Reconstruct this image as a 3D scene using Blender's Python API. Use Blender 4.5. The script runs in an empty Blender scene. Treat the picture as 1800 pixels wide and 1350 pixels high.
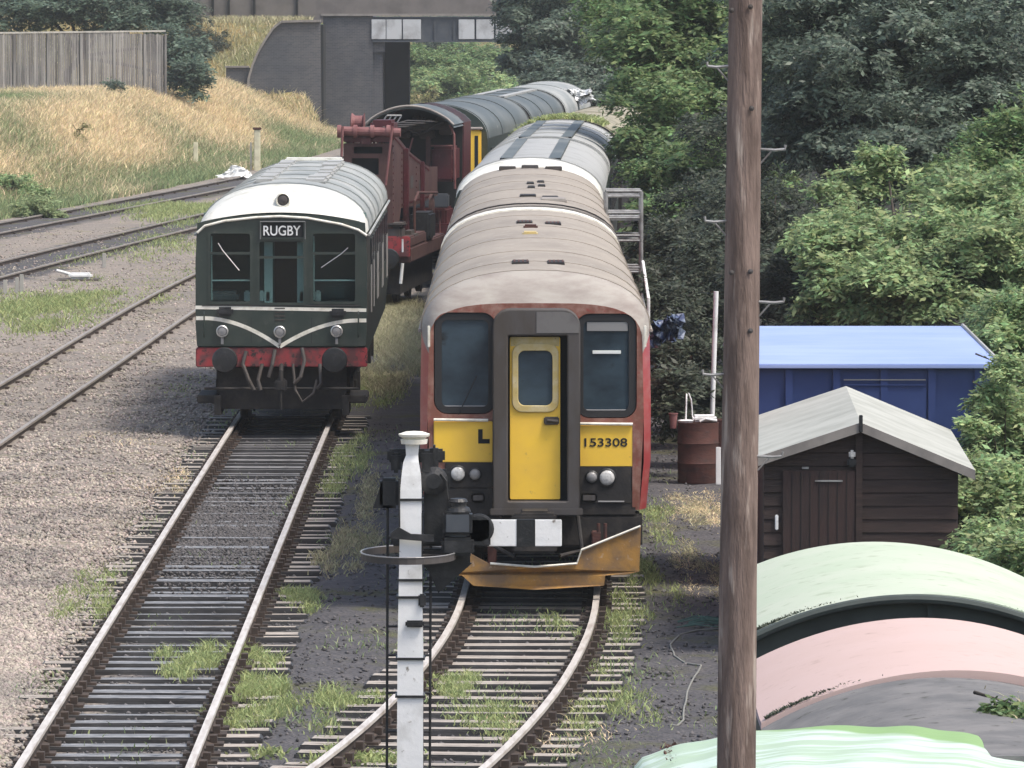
import bpy, bmesh, math, random
import numpy as np
from mathutils import Vector, Matrix
R = math.radians
rng = np.random.default_rng(7); random.seed(7)
scene = bpy.context.scene
C = scene.collection

# ------------------------------------------------------------------ camera
CZ = 6.8; FPX = 12000.0; PITCH = math.atan(691/12000)
cam = bpy.data.cameras.new('camera'); cam_o = bpy.data.objects.new('camera', cam); C.objects.link(cam_o)
cam.sensor_width = 36; cam.lens = 240; cam.clip_start = 1; cam.clip_end = 6000
cam_o.location = (0, 0, CZ); cam_o.rotation_euler = (math.pi/2 - PITCH, 0, 0)
scene.camera = cam_o
# ------------------------------------------------------------------ world, sun, exposure
SUN_EL, SUN_AZ = R(60), R(120)      # azimuth from +Y towards +X
w = bpy.data.worlds.new('World'); scene.world = w; w.use_nodes = True
nt = w.node_tree; bg = nt.nodes['Background']
sky = nt.nodes.new('ShaderNodeTexSky'); sky.sky_type = 'NISHITA'; sky.sun_disc = False
sky.sun_elevation = SUN_EL; sky.sun_rotation = SUN_AZ; sky.dust_density = 4.0; sky.air_density = 1.0; sky.ozone_density = 0.6
nt.links.new(sky.outputs[0], bg.inputs[0]); bg.inputs[1].default_value = 0.15
sl = bpy.data.lights.new('sun', 'SUN'); so = bpy.data.objects.new('sun', sl); C.objects.link(so)
sl.energy = 2.2; sl.angle = R(14); sl.color = (1, 0.95, 0.88)
sd = Vector((math.sin(SUN_AZ)*math.cos(SUN_EL), math.cos(SUN_AZ)*math.cos(SUN_EL), math.sin(SUN_EL)))
so.rotation_euler = sd.to_track_quat('Z', 'Y').to_euler()
scene.view_settings.view_transform = 'Standard'; scene.view_settings.look = 'None'
scene.view_settings.exposure = 0.5; scene.view_settings.gamma = 1
scene.cycles.max_bounces = 6; scene.cycles.transparent_max_bounces = 12
scene.cycles.use_denoising = True

# ------------------------------------------------------------------ pixel helpers (survey of the photograph)
cp, sp = math.cos(PITCH), math.sin(PITCH)
def ray(px, py):
    x, u = (px-900)/FPX, (675-py)/FPX
    return x, cp + u*sp, -sp + u*cp
GZ = -.17
def gp(px, py, z=-.17):
    x, y, v = ray(px, py); t = (z-CZ)/v
    return (x*t, y*t)
def fp(px, py, Y):
    x, y, v = ray(px, py); t = Y/y
    return (x*t, CZ + v*t)
def sc(Y): return FPX/Y

# ------------------------------------------------------------------ materials
MATS = {}
def mat(name, c, c2=None, scale=3.0, stretch=(1, 1, 1), lo=0.45, hi=0.7, rough=0.7, metal=0.0, bump=0.0, bscale=None,
        c3=None, s3=25.0, lo3=0.55, hi3=0.7, island=0.0, trans=0.0, amt=1.0, spec=0.5, coat=0.0):
    if name in MATS: return MATS[name]
    m = bpy.data.materials.new(name); m.use_nodes = True; MATS[name] = m
    t = m.node_tree; L = t.links.new; N = t.nodes.new
    b = t.nodes['Principled BSDF']
    b.inputs['Roughness'].default_value = rough; b.inputs['Metallic'].default_value = metal
    b.inputs['Specular IOR Level'].default_value = spec
    b.inputs['Coat Weight'].default_value = coat; b.inputs['Coat Roughness'].default_value = 0.15
    tc = N('ShaderNodeTexCoord'); mp = N('ShaderNodeMapping'); mp.inputs['Scale'].default_value = stretch
    L(tc.outputs['Object'], mp.inputs[0])
    col = None
    def noise(s, d=6, r=0.6):
        n = N('ShaderNodeTexNoise'); n.inputs['Scale'].default_value = s; n.inputs['Detail'].default_value = d
        n.inputs['Roughness'].default_value = r; L(mp.outputs[0], n.inputs['Vector']); return n
    def ramp(src, a, z):
        r = N('ShaderNodeMapRange'); r.inputs[1].default_value = a; r.inputs[2].default_value = z
        L(src, r.inputs[0]); return r.outputs[0]
    def mix(f, A, B, mode='MIX'):
        x = N('ShaderNodeMix'); x.data_type = 'RGBA'; x.blend_type = mode
        if hasattr(f, 'links'): L(f, x.inputs[0])
        else: x.inputs[0].default_value = f
        for i, v in ((6, A), (7, B)):
            if hasattr(v, 'links'): L(v, x.inputs[i])
            else: x.inputs[i].default_value = (*v, 1)
        return x.outputs[2]
    col = c
    if c2:
        n1 = noise(scale); f = ramp(n1.outputs[0], lo, hi)
        if amt < 1:
            mm = N('ShaderNodeMath'); mm.operation = 'MULTIPLY'; mm.inputs[1].default_value = amt; L(f, mm.inputs[0]); f = mm.outputs[0]
        col = mix(f, c, c2)
    if c3:
        n2 = noise(s3, 4); col = mix(ramp(n2.outputs[0], lo3, hi3), col, c3)
    if island:
        g = N('ShaderNodeNewGeometry'); hv = N('ShaderNodeHueSaturation')
        r = N('ShaderNodeMapRange'); r.inputs[3].default_value = 1-island; r.inputs[4].default_value = 1+island
        L(g.outputs['Random Per Island'], r.inputs[0]); L(r.outputs[0], hv.inputs['Value'])
        r2 = N('ShaderNodeMapRange'); r2.inputs[3].default_value = 0.5-0.035*island/0.4; r2.inputs[4].default_value = 0.5+0.03*island/0.4
        mlt = N('ShaderNodeMath'); mlt.operation = 'FRACT'; m7 = N('ShaderNodeMath'); m7.operation = 'MULTIPLY'; m7.inputs[1].default_value = 7.13
        L(g.outputs['Random Per Island'], m7.inputs[0]); L(m7.outputs[0], mlt.inputs[0]); L(mlt.outputs[0], r2.inputs[0]); L(r2.outputs[0], hv.inputs['Hue'])
        if hasattr(col, 'links'): L(col, hv.inputs['Color'])
        else: hv.inputs['Color'].default_value = (*col, 1)
        col = hv.outputs[0]
    if hasattr(col, 'links'): L(col, b.inputs['Base Color'])
    else: b.inputs['Base Color'].default_value = (*col, 1)
    if bump:
        nb = noise(bscale or scale*4, 5); bp = N('ShaderNodeBump'); bp.inputs['Strength'].default_value = bump
        bp.inputs['Distance'].default_value = 0.02; L(nb.outputs[0], bp.inputs['Height']); L(bp.outputs[0], b.inputs['Normal'])
    if trans:
        tr = N('ShaderNodeBsdfTranslucent'); ms = N('ShaderNodeMixShader'); ms.inputs[0].default_value = trans
        if hasattr(col, 'links'): L(col, tr.inputs[0])
        else: tr.inputs[0].default_value = (*col, 1)
        L(b.outputs[0], ms.inputs[1]); L(tr.outputs[0], ms.inputs[2])
        L(ms.outputs[0], t.nodes['Material Output'].inputs[0])
    return m
def clear_glass():
    m = bpy.data.materials.new('clear_glass'); m.use_nodes = True; t = m.node_tree; L = t.links.new
    g = t.nodes.new('ShaderNodeBsdfGlossy'); g.inputs['Roughness'].default_value = 0.03
    tr = t.nodes.new('ShaderNodeBsdfTransparent'); tr.inputs[0].default_value = (0.62, 0.72, 0.72, 1)
    mx = t.nodes.new('ShaderNodeMixShader'); mx.inputs[0].default_value = 0.022
    L(tr.outputs[0], mx.inputs[1]); L(g.outputs[0], mx.inputs[2]); L(mx.outputs[0], t.nodes['Material Output'].inputs[0]); return m
M = dict(
 black=mat('black_underframe', (.016, .015, .015), (.045, .038, .032), scale=4, rough=.75, bump=.3),
 rubber=mat('black_rubber', (.02, .02, .021), rough=.6),
 sootblack=mat('signal_black', (.016, .017, .018), (.05, .05, .052), scale=9, lo=.5, hi=.75, rough=.45, bump=.2),
 bgreen=mat('dark_green_paint', (.028, .042, .036), (.05, .062, .052), scale=2.2, rough=.32, coat=.3, c3=(.09, .09, .08), s3=9, lo3=.62, hi3=.85),
 cream=mat('cream_line_paint', (.86, .84, .74), (.6, .57, .47), scale=7, rough=.5),
 whitep=mat('white_paint_weathered', (.82, .83, .82), (.52, .52, .49), scale=4, lo=.5, hi=.75, rough=.55, bump=.15, c3=(.22, .20, .17), s3=16, lo3=.66, hi3=.74),
 roofwhite=mat('white_roof_paint', (.70, .70, .64), (.42, .41, .33), scale=2.2, lo=.5, hi=.75, rough=.6, c3=(.38, .37, .30), s3=7, lo3=.58, hi3=.8),
 roofgrey=mat('pale_grey_roof_paint', (.25, .27, .265), (.40, .41, .39), scale=1.3, stretch=(.6, .25, .6), lo=.4, hi=.65, rough=.65, c3=(.2, .2, .18), s3=12, lo3=.62, hi3=.8),
 rooflight=mat('light_grey_roof_paint', (.38, .385, .37), (.25, .25, .235), scale=1.6, stretch=(1, .5, 1), lo=.5, hi=.75, rough=.6, c3=(.28, .28, .26), s3=12, lo3=.62, hi3=.8),
 rooftan=mat('tan_roof', (.33, .30, .22), (.22, .21, .16), scale=1.5, rough=.8, c3=(.13, .13, .06), s3=5, lo3=.55, hi3=.7),
 roofdark=mat('dark_grey_roof', (.085, .1, .1), (.17, .18, .17), scale=1.4, stretch=(.5, .2, .5), rough=.5, c3=(.3, .3, .28), s3=8, lo3=.68, hi3=.8),
 roofbrown=mat('brown_grey_roof_dirt', (.335, .295, .245), (.25, .22, .185), scale=1.1, stretch=(1, .35, 1), lo=.4, hi=.7, rough=.75, c3=(.40, .365, .315), s3=7, lo3=.55, hi3=.8),
 roofdust=mat('dusty_front_roof', (.36, .335, .30), (.24, .205, .185), scale=2.2, stretch=(1, 1, 3), lo=.4, hi=.7, rough=.75),
 yellow=mat('yellow_cab_paint', (.93, .60, .06), (.84, .53, .07), scale=2.4, lo=.4, hi=.7, rough=.42, coat=.15, c3=(.42, .28, .09), s3=13, lo3=.66, hi3=.86),
 orange=mat('faded_orange_edge', (.20, .075, .05), (.34, .20, .16), scale=6, rough=.55, c3=(.26, .05, .04), s3=20, lo3=.55, hi3=.75),
 yellowdirty=mat('dirty_yellow_frame', (.50, .38, .13), (.58, .50, .30), scale=9, lo=.35, hi=.7, rough=.6, c3=(.26, .18, .07), s3=30, lo3=.62, hi3=.8),
 red=mat('faded_red_paint', (.36, .055, .05), (.40, .14, .12), scale=5, stretch=(1, .3, 1), rough=.5),
 bufred=mat('buffer_beam_red', (.34, .04, .045), (.13, .045, .045), scale=5, lo=.42, hi=.6, rough=.55, c3=(.03, .02, .02), s3=9, lo3=.56, hi3=.64),
 maroon=mat('crane_maroon_paint', (.085, .012, .016), (.04, .013, .014), scale=2.5, rough=.5, c3=(.16, .07, .065), s3=7, lo3=.6, hi3=.75),
 maroondirty=mat('crane_dusty_maroon', (.085, .040, .034), (.045, .017, .017), scale=2, rough=.7),
 palered=mat('crane_pale_red', (.22, .095, .09), (.15, .045, .045), scale=5, rough=.6),
 gangway=mat('gangway_grey_brown', (.072, .066, .064), (.058, .048, .04), scale=1.6, stretch=(2, 1, .8), lo=.4, hi=.6, rough=.7, bump=.15),
 gangpatch=mat('gangway_lighter_patch', (.15, .145, .14), (.11, .10, .10), scale=3, rough=.7),
 rust=mat('rusty_yellow_plough', (.50, .27, .07), (.25, .16, .09), scale=3, lo=.42, hi=.62, rough=.75, bump=.3, c3=(.55, .42, .30), s3=14, lo3=.62, hi3=.75),
 rustbrown=mat('rust_brown', (.09, .034, .026), (.05, .026, .022), scale=4, stretch=(1, 1, 2.5), rough=.8, bump=.3),
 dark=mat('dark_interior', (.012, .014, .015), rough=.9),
 cabgrey=mat('cab_interior_grey', (.12, .185, .175), rough=.8), cabpale=mat('cab_interior_pale', (.75, .78, .76), rough=.8),
 darkglass=mat('dark_window_glass', (.010, .016, .022), (.022, .035, .045), scale=1.2, rough=.08, spec=.6),
 cabglass=mat('cab_window_glass', (.022, .034, .045), (.055, .085, .11), scale=1.4, stretch=(.7, 1, 1.1), lo=.35, hi=.65, rough=.12, spec=.6, c3=(.02, .022, .024), s3=3, lo3=.6, hi3=.7),
 glass=clear_glass(),
 railtopdull=mat('dull_rail_head', (.30, .27, .235), (.18, .15, .13), scale=5, stretch=(3, .3, 1), rough=.5), lamp=mat('lamp_lens', (.62, .62, .60), (.35, .35, .34), scale=30, rough=.15), lampgrey=mat('lamp_dull', (.25, .25, .25), rough=.3),
 chrome=mat('bright_metal', (.6, .6, .58), rough=.35, metal=.6),
 railtop=mat('worn_rail_head', (.66, .62, .57), (.42, .36, .31), scale=5, stretch=(3, .3, 1), rough=.42, metal=.1),
 railrust=mat('rail_rust', (.045, .034, .028), (.085, .058, .042), scale=8, rough=.85, bump=.2),
 sleeper=mat('weathered_sleeper', (.135, .115, .095), (.06, .05, .042), scale=3, stretch=(.6, 6, 2), lo=.38, hi=.62, rough=.85, bump=.4, c3=(.30, .28, .25), s3=9, lo3=.6, hi3=.75),
 sleeperedge=mat('pale_sleeper_top', (.44, .40, .35), (.19, .16, .135), scale=3, stretch=(.7, 5, 1), lo=.42, hi=.66, rough=.8, bump=.3, c3=(.10, .08, .065), s3=6, lo3=.58, hi3=.68), sleeperoiltop=mat('oily_sleeper_top', (.19, .185, .18), (.46, .455, .45), scale=2.2, stretch=(.8, 4, 1), lo=.45, hi=.7, rough=.4, bump=.3, c3=(.05, .048, .046), s3=5, lo3=.5, hi3=.62),  # tops painted paler as if lit; pale streaks on the oily one imitate sheen
 sleeperoil=mat('oily_sleeper', (.07, .068, .068), (.035, .033, .032), scale=3, stretch=(.6, 6, 2), lo=.4, hi=.6, rough=.5, bump=.4),  # oily wood, its dark tone also painting shade on the side faces
 brick=None, stone=mat('coping_stone', (.26, .24, .22), (.15, .14, .13), scale=2, rough=.85),
 steelblue=mat('girder_dark_paint', (.05, .06, .075), (.09, .1, .11), scale=1, rough=.6),
 girderwhite=mat('girder_white_panel', (.52, .54, .55), (.28, .28, .28), scale=1.2, lo=.45, hi=.7, rough=.7),
 parapet=mat('parapet_render', (.17, .155, .145), (.11, .10, .095), scale=.8, rough=.85),
 fencewood=mat('grey_fence_boards', (.38, .365, .35), (.17, .16, .155), scale=1.1, stretch=(4, 4, .3), lo=.38, hi=.62, rough=.85, island=.35),
 shedwood=mat('dark_brown_shed_boards', (.026, .015, .012), (.05, .029, .023), scale=2.2, stretch=(.7, 1, 5), lo=.4, hi=.7, rough=.75, bump=.3),
 sheddoor=mat('red_brown_shed_door', (.036, .018, .015), (.022, .013, .012), scale=3, stretch=(3, 1, .6), rough=.75, bump=.3),
 felt=mat('pale_roof_felt', (.42, .43, .39), (.29, .30, .265), scale=2, lo=.4, hi=.75, rough=.9, bump=.2),
 blueroof=mat('blue_roof_sheet', (.25, .34, .62), (.33, .42, .70), scale=1.2, stretch=(.5, 3, 3), lo=.35, hi=.7, rough=.6),
 bluewall=mat('dark_blue_wall_paint', (.025, .05, .17), (.035, .065, .2), scale=2, rough=.5),
 palegreen=mat('pale_green_roof_sheet', (.50, .55, .44), (.44, .52, .39), scale=1.1, lo=.4, hi=.65, rough=.75, bump=.15, c3=(.30, .36, .24), s3=6, lo3=.58, hi3=.75),
 pink=mat('faded_pink_roof_sheet', (.56, .42, .385), (.54, .40, .36), scale=1.1, lo=.4, hi=.65, rough=.75, bump=.15, c3=(.42, .30, .26), s3=7, lo3=.6, hi3=.76),
 greyfelt=mat('grey_roof_felt', (.13, .13, .13), (.19, .185, .18), scale=2.4, lo=.4, hi=.62, rough=.9, bump=.4, c3=(.07, .07, .06), s3=7, lo3=.6, hi3=.7),
 tarp=mat('white_green_tarpaulin', (.58, .70, .62), (.40, .52, .38), scale=2.2, stretch=(.30, 1.8, 1), lo=.49, hi=.56, rough=.5, bump=.6, bscale=5, c3=(.42, .55, .38), s3=5, lo3=.5, hi3=.65),
 greengrey=mat('grey_green_end_board', (.055, .07, .065), (.035, .045, .042), scale=2, rough=.7),
 polewood=mat('brown_pole_wood', (.25, .185, .155), (.13, .093, .077), scale=3.5, stretch=(4, 4, .55), lo=.40, hi=.60, rough=.85, bump=1.0, bscale=11, c3=(.42, .35, .30), s3=3.2, lo3=.56, hi3=.66),
 galv=mat('galvanised_steel', (.36, .36, .35), (.2, .19, .18), scale=8, rough=.5, metal=.4),
 concrete=mat('pale_concrete', (.42, .41, .37), (.27, .26, .23), scale=4, rough=.85, bump=.2),
 creampost=mat('cream_painted_post', (.72, .69, .50), (.5, .46, .32), scale=3, rough=.7),
 bark=mat('tree_bark', (.07, .055, .042), (.035, .028, .022), scale=4, stretch=(2, 2, .4), rough=.9, bump=.5),
 stones=mat('ballast_stones', (.37, .32, .27), (.23, .205, .18), scale=.45, lo=.42, hi=.62, island=.45, rough=.9),
 darkstones=mat('cinder_stones', (.10, .095, .095), island=.5, rough=.9),
 straw=mat('dry_grass', (.78, .65, .41), island=.35, rough=.8, trans=.3),
 strawdull=mat('dull_dry_grass', (.46, .43, .26), island=.35, rough=.8, trans=.3),
 grass=mat('green_grass', (.25, .32, .15), island=.4, rough=.7, trans=.35),
 grassy=mat('yellow_green_weeds', (.34, .40, .17), island=.35, rough=.7, trans=.35),
 blueplastic=mat('blue_plastic_sheet', (.035, .055, .13), (.30, .36, .42), scale=7, rough=.5),
 greennet=mat('green_netting', (.08, .16, .13), rough=.7), rope=mat('pale_rope', (.22, .22, .20), rough=.8),
)
def tarp_band():
    m = M['tarp']; t = m.node_tree; L = t.links.new; N = t.nodes.new; b = t.nodes['Principled BSDF']; old = b.inputs['Base Color'].links[0].from_socket
    tc = N('ShaderNodeTexCoord'); sx = N('ShaderNodeSeparateXYZ'); L(tc.outputs['Object'], sx.inputs[0])
    def ma(op, a, c):
        x = N('ShaderNodeMath'); x.operation = op
        for i_, v in enumerate((a, c)):
            if hasattr(v, 'links'): L(v, x.inputs[i_])
            else: x.inputs[i_].default_value = v
        return x.outputs[0]
    nz = N('ShaderNodeTexNoise'); nz.inputs['Scale'].default_value = 3; L(tc.outputs['Object'], nz.inputs[0])
    d = ma('ADD', ma('ADD', sx.outputs[1], ma('MULTIPLY', sx.outputs[0], .62)), ma('MULTIPLY', nz.outputs[0], .35))
    r_ = N('ShaderNodeMapRange'); r_.inputs[1].default_value = 3.9; r_.inputs[2].default_value = 4.02; L(d, r_.inputs[0])
    x = N('ShaderNodeMix'); x.data_type = 'RGBA'; L(r_.outputs[0], x.inputs[0]); L(old, x.inputs[6]); x.inputs[7].default_value = (.25, .40, .15, 1); L(x.outputs[2], b.inputs['Base Color'])
tarp_band()
def leafmat(name, c, isl=.42, tr=.3, rough=.5):
    return mat(name, c, tuple(v*.62 for v in c), scale=.7, lo=.35, hi=.65, island=isl, rough=rough, trans=tr, spec=.35)
M.update(leaf_mid=leafmat('leaf_mid_green', (.20, .30, .12), isl=.5, tr=.4), leaf_dark=leafmat('leaf_dark_green', (.145, .195, .14), isl=.5, tr=.35, rough=.4),
 leaf_light=leafmat('leaf_light_green', (.34, .46, .21), isl=.55, tr=.4), leaf_blue=leafmat('leaf_blue_green', (.12, .18, .125)),
 leaf_shade=leafmat('leaf_understorey', (.08, .10, .065), isl=.5), leaf_ochre=leafmat('leaf_olive', (.24, .24, .09)))  # leaf_shade: shade under the trees put into the leaf colour; also colours moss
def brickmat():
    m = mat('blue_grey_brick', (.066, .072, .082), (.105, .105, .108), scale=.5, lo=.4, hi=.7, rough=.85)
    t = m.node_tree; b = t.nodes['Principled BSDF']; L = t.links.new
    old = b.inputs['Base Color'].links[0].from_socket
    br = t.nodes.new('ShaderNodeTexBrick'); tc = t.nodes.new('ShaderNodeTexCoord'); mp = t.nodes.new('ShaderNodeMapping')
    mp.inputs['Rotation'].default_value = (R(90), 0, 0); L(tc.outputs['Object'], mp.inputs[0]); L(mp.outputs[0], br.inputs[0])
    br.inputs['Scale'].default_value = 1; br.inputs['Brick Width'].default_value = .23; br.inputs['Row Height'].default_value = .075
    br.inputs['Mortar Size'].default_value = .008; br.inputs['Color1'].default_value = (.8, .8, .82, 1); br.inputs['Color2'].default_value = (1.15, 1.1, 1.1, 1)
    br.inputs['Mortar'].default_value = (1.5, 1.5, 1.45, 1)
    x = t.nodes.new('ShaderNodeMix'); x.data_type = 'RGBA'; x.blend_type = 'MULTIPLY'; x.inputs[0].default_value = 1
    L(old, x.inputs[6]); L(br.outputs[0], x.inputs[7]); L(x.outputs[2], b.inputs['Base Color']); return m
M['brick'] = brickmat()

# ------------------------------------------------------------------ object helpers
def tag(o, label=None, cat=None, group=None, kind=None):
    if label: o['label'] = label
    if cat: o['category'] = cat
    if group: o['group'] = group
    if kind: o['kind'] = kind
    return o
def thing(name, label, cat, loc=(0, 0, 0), rz=0, group=None, kind=None):
    o = bpy.data.objects.new(name, None); o.empty_display_size = .3; C.objects.link(o)
    o.location = loc; o.rotation_euler = (0, 0, rz); return tag(o, label, cat, group, kind)
def link(name, me, m, parent=None, smooth=False):
    ms = m if isinstance(m, (list, tuple)) else [m]
    for x in ms: me.materials.append(x)
    if smooth: me.polygons.foreach_set('use_smooth', [True]*len(me.polygons))
    o = bpy.data.objects.new(name, me); C.objects.link(o)
    if parent: o.parent = parent
    return o
class MB:
    def __init__(s): s.v = []; s.f = []; s.mi = []; s.cur = 0
    def add(s, vs, fs):
        n = len(s.v); s.v += [tuple(v) for v in vs]; s.f += [tuple(i+n for i in f) for f in fs]; s.mi += [s.cur]*len(fs); return s
    def box(s, x0, x1, y0, y1, z0, z1):
        return s.add([(x0,y0,z0),(x1,y0,z0),(x1,y1,z0),(x0,y1,z0),(x0,y0,z1),(x1,y0,z1),(x1,y1,z1),(x0,y1,z1)],
            [(0,3,2,1),(4,5,6,7),(0,1,5,4),(1,2,6,5),(2,3,7,6),(3,0,4,7)])
    def bbox(s, x0, x1, y0, y1, z0, z1, b=.01):      # bevelled box
        bm = bmesh.new(); bmesh.ops.create_cube(bm, size=1)
        for v in bm.verts: v.co = ((x0+x1)/2+v.co.x*(x1-x0), (y0+y1)/2+v.co.y*(y1-y0), (z0+z1)/2+v.co.z*(z1-z0))
        bmesh.ops.bevel(bm, geom=bm.edges[:], offset=b, segments=2, affect='EDGES'); bm.verts.index_update()
        s.add([v.co[:] for v in bm.verts], [[v.index for v in f.verts] for f in bm.faces]); bm.free(); return s
    def tube(s, pts, r, n=8, cap=True):
        pts = [Vector(p) for p in pts]; k = len(pts); rs = r if isinstance(r, (list, tuple)) else [r]*k
        vs = []; up = None
        for i, p in enumerate(pts):
            d = (pts[min(i+1, k-1)]-pts[max(i-1, 0)]).normalized()
            if up is None: up = Vector((0,0,1)) if abs(d.z) < .9 else Vector((1,0,0))
            a = d.cross(up).normalized(); b = a.cross(d).normalized(); up = b
            for j in range(n):
                t = 2*math.pi*j/n; vs.append(p+(a*math.cos(t)+b*math.sin(t))*rs[i])
        fs = [(i*n+j, i*n+(j+1)%n, (i+1)*n+(j+1)%n, (i+1)*n+j) for i in range(k-1) for j in range(n)]
        if cap: fs += [tuple(range(n-1, -1, -1)), tuple((k-1)*n+j for j in range(n))]
        return s.add(vs, fs)
    def lathe(s, prof, o=(0,0,0), axis='z', n=24):
        vs = []
        for r, h in prof:
            for j in range(n):
                t = 2*math.pi*j/n; a, b = r*math.cos(t), r*math.sin(t)
                v = (a, b, h) if axis == 'z' else (a, h, b) if axis == 'y' else (h, a, b)
                vs.append((v[0]+o[0], v[1]+o[1], v[2]+o[2]))
        k = len(prof)
        fs = [(i*n+j, i*n+(j+1)%n, (i+1)*n+(j+1)%n, (i+1)*n+j) for i in range(k-1) for j in range(n)]
        fs += [tuple(range(n-1, -1, -1)), tuple((k-1)*n+j for j in range(n))]
        return s.add(vs, fs)
    def loft(s, secs, closed=False, cap0=False, cap1=False):
        n = len(secs[0]); vs = [p for q in secs for p in q]; m = n if closed else n-1
        fs = [(i*n+j, i*n+(j+1)%n, (i+1)*n+(j+1)%n, (i+1)*n+j) for i in range(len(secs)-1) for j in range(m)]
        if cap0: fs.append(tuple(range(n)))
        if cap1: fs.append(tuple((len(secs)-1)*n+j for j in range(n-1, -1, -1)))
        return s.add(vs, fs)
    def prism_y(s, poly, y0, y1):     # polygon of (x, z)
        n = len(poly); vs = [(x, y0, z) for x, z in poly]+[(x, y1, z) for x, z in poly]
        return s.add(vs, [tuple(range(n)), tuple(range(2*n-1, n-1, -1))]+[(i, i+n, (i+1)%n+n, (i+1)%n) for i in range(n)])
    def prism_x(s, poly, x0, x1):     # polygon of (y, z)
        n = len(poly); vs = [(x0, y, z) for y, z in poly]+[(x1, y, z) for y, z in poly]
        return s.add(vs, [tuple(range(n)), tuple(range(2*n-1, n-1, -1))]+[(i, i+n, (i+1)%n+n, (i+1)%n) for i in range(n)])
    def build(s, name, m, parent=None, smooth=False, auto=False):
        me = bpy.data.meshes.new(name); me.from_pydata(s.v, [], s.f)
        bm = bmesh.new(); bm.from_mesh(me); bmesh.ops.recalc_face_normals(bm, faces=bm.faces); bm.to_mesh(me); bm.free()
        if s.mi and max(s.mi): me.polygons.foreach_set('material_index', s.mi)
        o = link(name, me, m, parent, smooth or auto)
        if auto:
            try: me.set_sharp_from_angle(angle=R(35))
            except Exception: pass
        return o
def npmesh(name, V, F, m, parent=None, mi=None):
    """V (n,3), F (k,4) or (k,3) arrays"""
    me = bpy.data.meshes.new(name); k = F.shape[1]
    me.vertices.add(len(V)); me.vertices.foreach_set('co', V.astype(np.float32).ravel())
    me.loops.add(F.size); me.loops.foreach_set('vertex_index', F.astype(np.int32).ravel())
    me.polygons.add(len(F)); me.polygons.foreach_set('loop_start', np.arange(0, F.size, k, dtype=np.int32))
    me.update(calc_edges=True)
    if mi is not None: me.polygons.foreach_set('material_index', mi.astype(np.int32))
    return link(name, me, m, parent)
def rrect(x0, x1, z0, z1, r, n=6, top_only=False):
    """rounded rectangle as a list of (x, z)"""
    pts = []
    for cx, cz, a0, rr in ((x1-r, z1-r, 0, r), (x0+r, z1-r, 90, r), (x0+r, z0+r, 180, 0 if top_only else r), (x1-r, z0+r, 270, 0 if top_only else r)):
        if rr == 0:
            pts.append((x0 if a0 == 180 else x1, z0)); continue
        for i in range(n+1):
            a = R(a0+90*i/n); pts.append((cx+rr*math.cos(a), cz+rr*math.sin(a)))
    return pts
def plate(name, outline, holes, y, th, m, parent, bev=0.0, rz=None):
    """flat plate in the XZ plane, front face at y, with holes cut through"""
    cu = bpy.data.curves.new('tmp', 'CURVE'); cu.dimensions = '2D'; cu.fill_mode = 'BOTH'; cu.extrude = th/2-bev
    cu.bevel_depth = bev; cu.offset = -bev if bev else 0
    for poly in [outline]+holes:
        s = cu.splines.new('POLY'); s.points.add(len(poly)-1)
        for i, (a, b) in enumerate(poly): s.points[i].co = (a, b, 0, 1)
        s.use_cyclic_u = True
    o = bpy.data.objects.new('tmp', cu); C.objects.link(o)
    dg = bpy.context.evaluated_depsgraph_get(); me = bpy.data.meshes.new_from_object(o.evaluated_get(dg))
    bpy.data.objects.remove(o); bpy.data.curves.remove(cu)
    me.transform(Matrix.Rotation(R(90), 4, 'X')); me.transform(Matrix.Translation((0, y+th/2, 0)))
    me.name = name; me.materials.clear(); return link(name, me, m, parent)
def text(name, body, x, z, y, h, m, parent, width=None, bold=.0, th=.006):
    cu = bpy.data.curves.new('tmp', 'FONT'); cu.body = body; cu.size = 1; cu.extrude = th/2; cu.align_x = 'CENTER'; cu.align_y = 'CENTER'; cu.offset = bold
    o = bpy.data.objects.new('tmp', cu); C.objects.link(o)
    dg = bpy.context.evaluated_depsgraph_get(); me = bpy.data.meshes.new_from_object(o.evaluated_get(dg))
    bpy.data.objects.remove(o); bpy.data.curves.remove(cu)
    co = np.array([v.co[:] for v in me.vertices]); mn, mx = co.min(0), co.max(0)
    sy = h/(mx[1]-mn[1]); sx = width/(mx[0]-mn[0]) if width else sy; c = (mn+mx)/2
    me.transform(Matrix.Translation((-c[0], -c[1], 0))); me.transform(Matrix.Diagonal((sx, sy, 1, 1)))
    me.transform(Matrix.Rotation(R(90), 4, 'X')); me.transform(Matrix.Translation((x, y, z)))
    me.name = name; me.materials.clear(); return link(name, me, m, parent)
def interp(tab, y): return float(np.interp(y, [t[0] for t in tab], [t[1] for t in tab]))
def smooth_path(tab, ys):
    """smooth curve through (Y, X) table"""
    from numpy import interp as ni
    yy = np.array([t[0] for t in tab], float); xx = np.array([t[1] for t in tab], float)
    h = np.diff(yy); d = np.diff(xx)/h; m = np.concatenate([[d[0]], (d[1:]+d[:-1])/2, [d[-1]]])
    out = []
    for y in ys:
        i = int(np.clip(np.searchsorted(yy, y)-1, 0, len(h)-1)); t = (y-yy[i])/h[i]
        if t < 0: out.append(xx[0]+m[0]*(y-yy[0])); continue
        if t > 1: out.append(xx[-1]+m[-1]*(y-yy[-1])); continue
        out.append((2*t**3-3*t**2+1)*xx[i]+(t**3-2*t*t+t)*h[i]*m[i]+(-2*t**3+3*t*t)*xx[i+1]+(t**3-t*t)*h[i]*m[i+1])
    return np.array(out)

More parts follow.
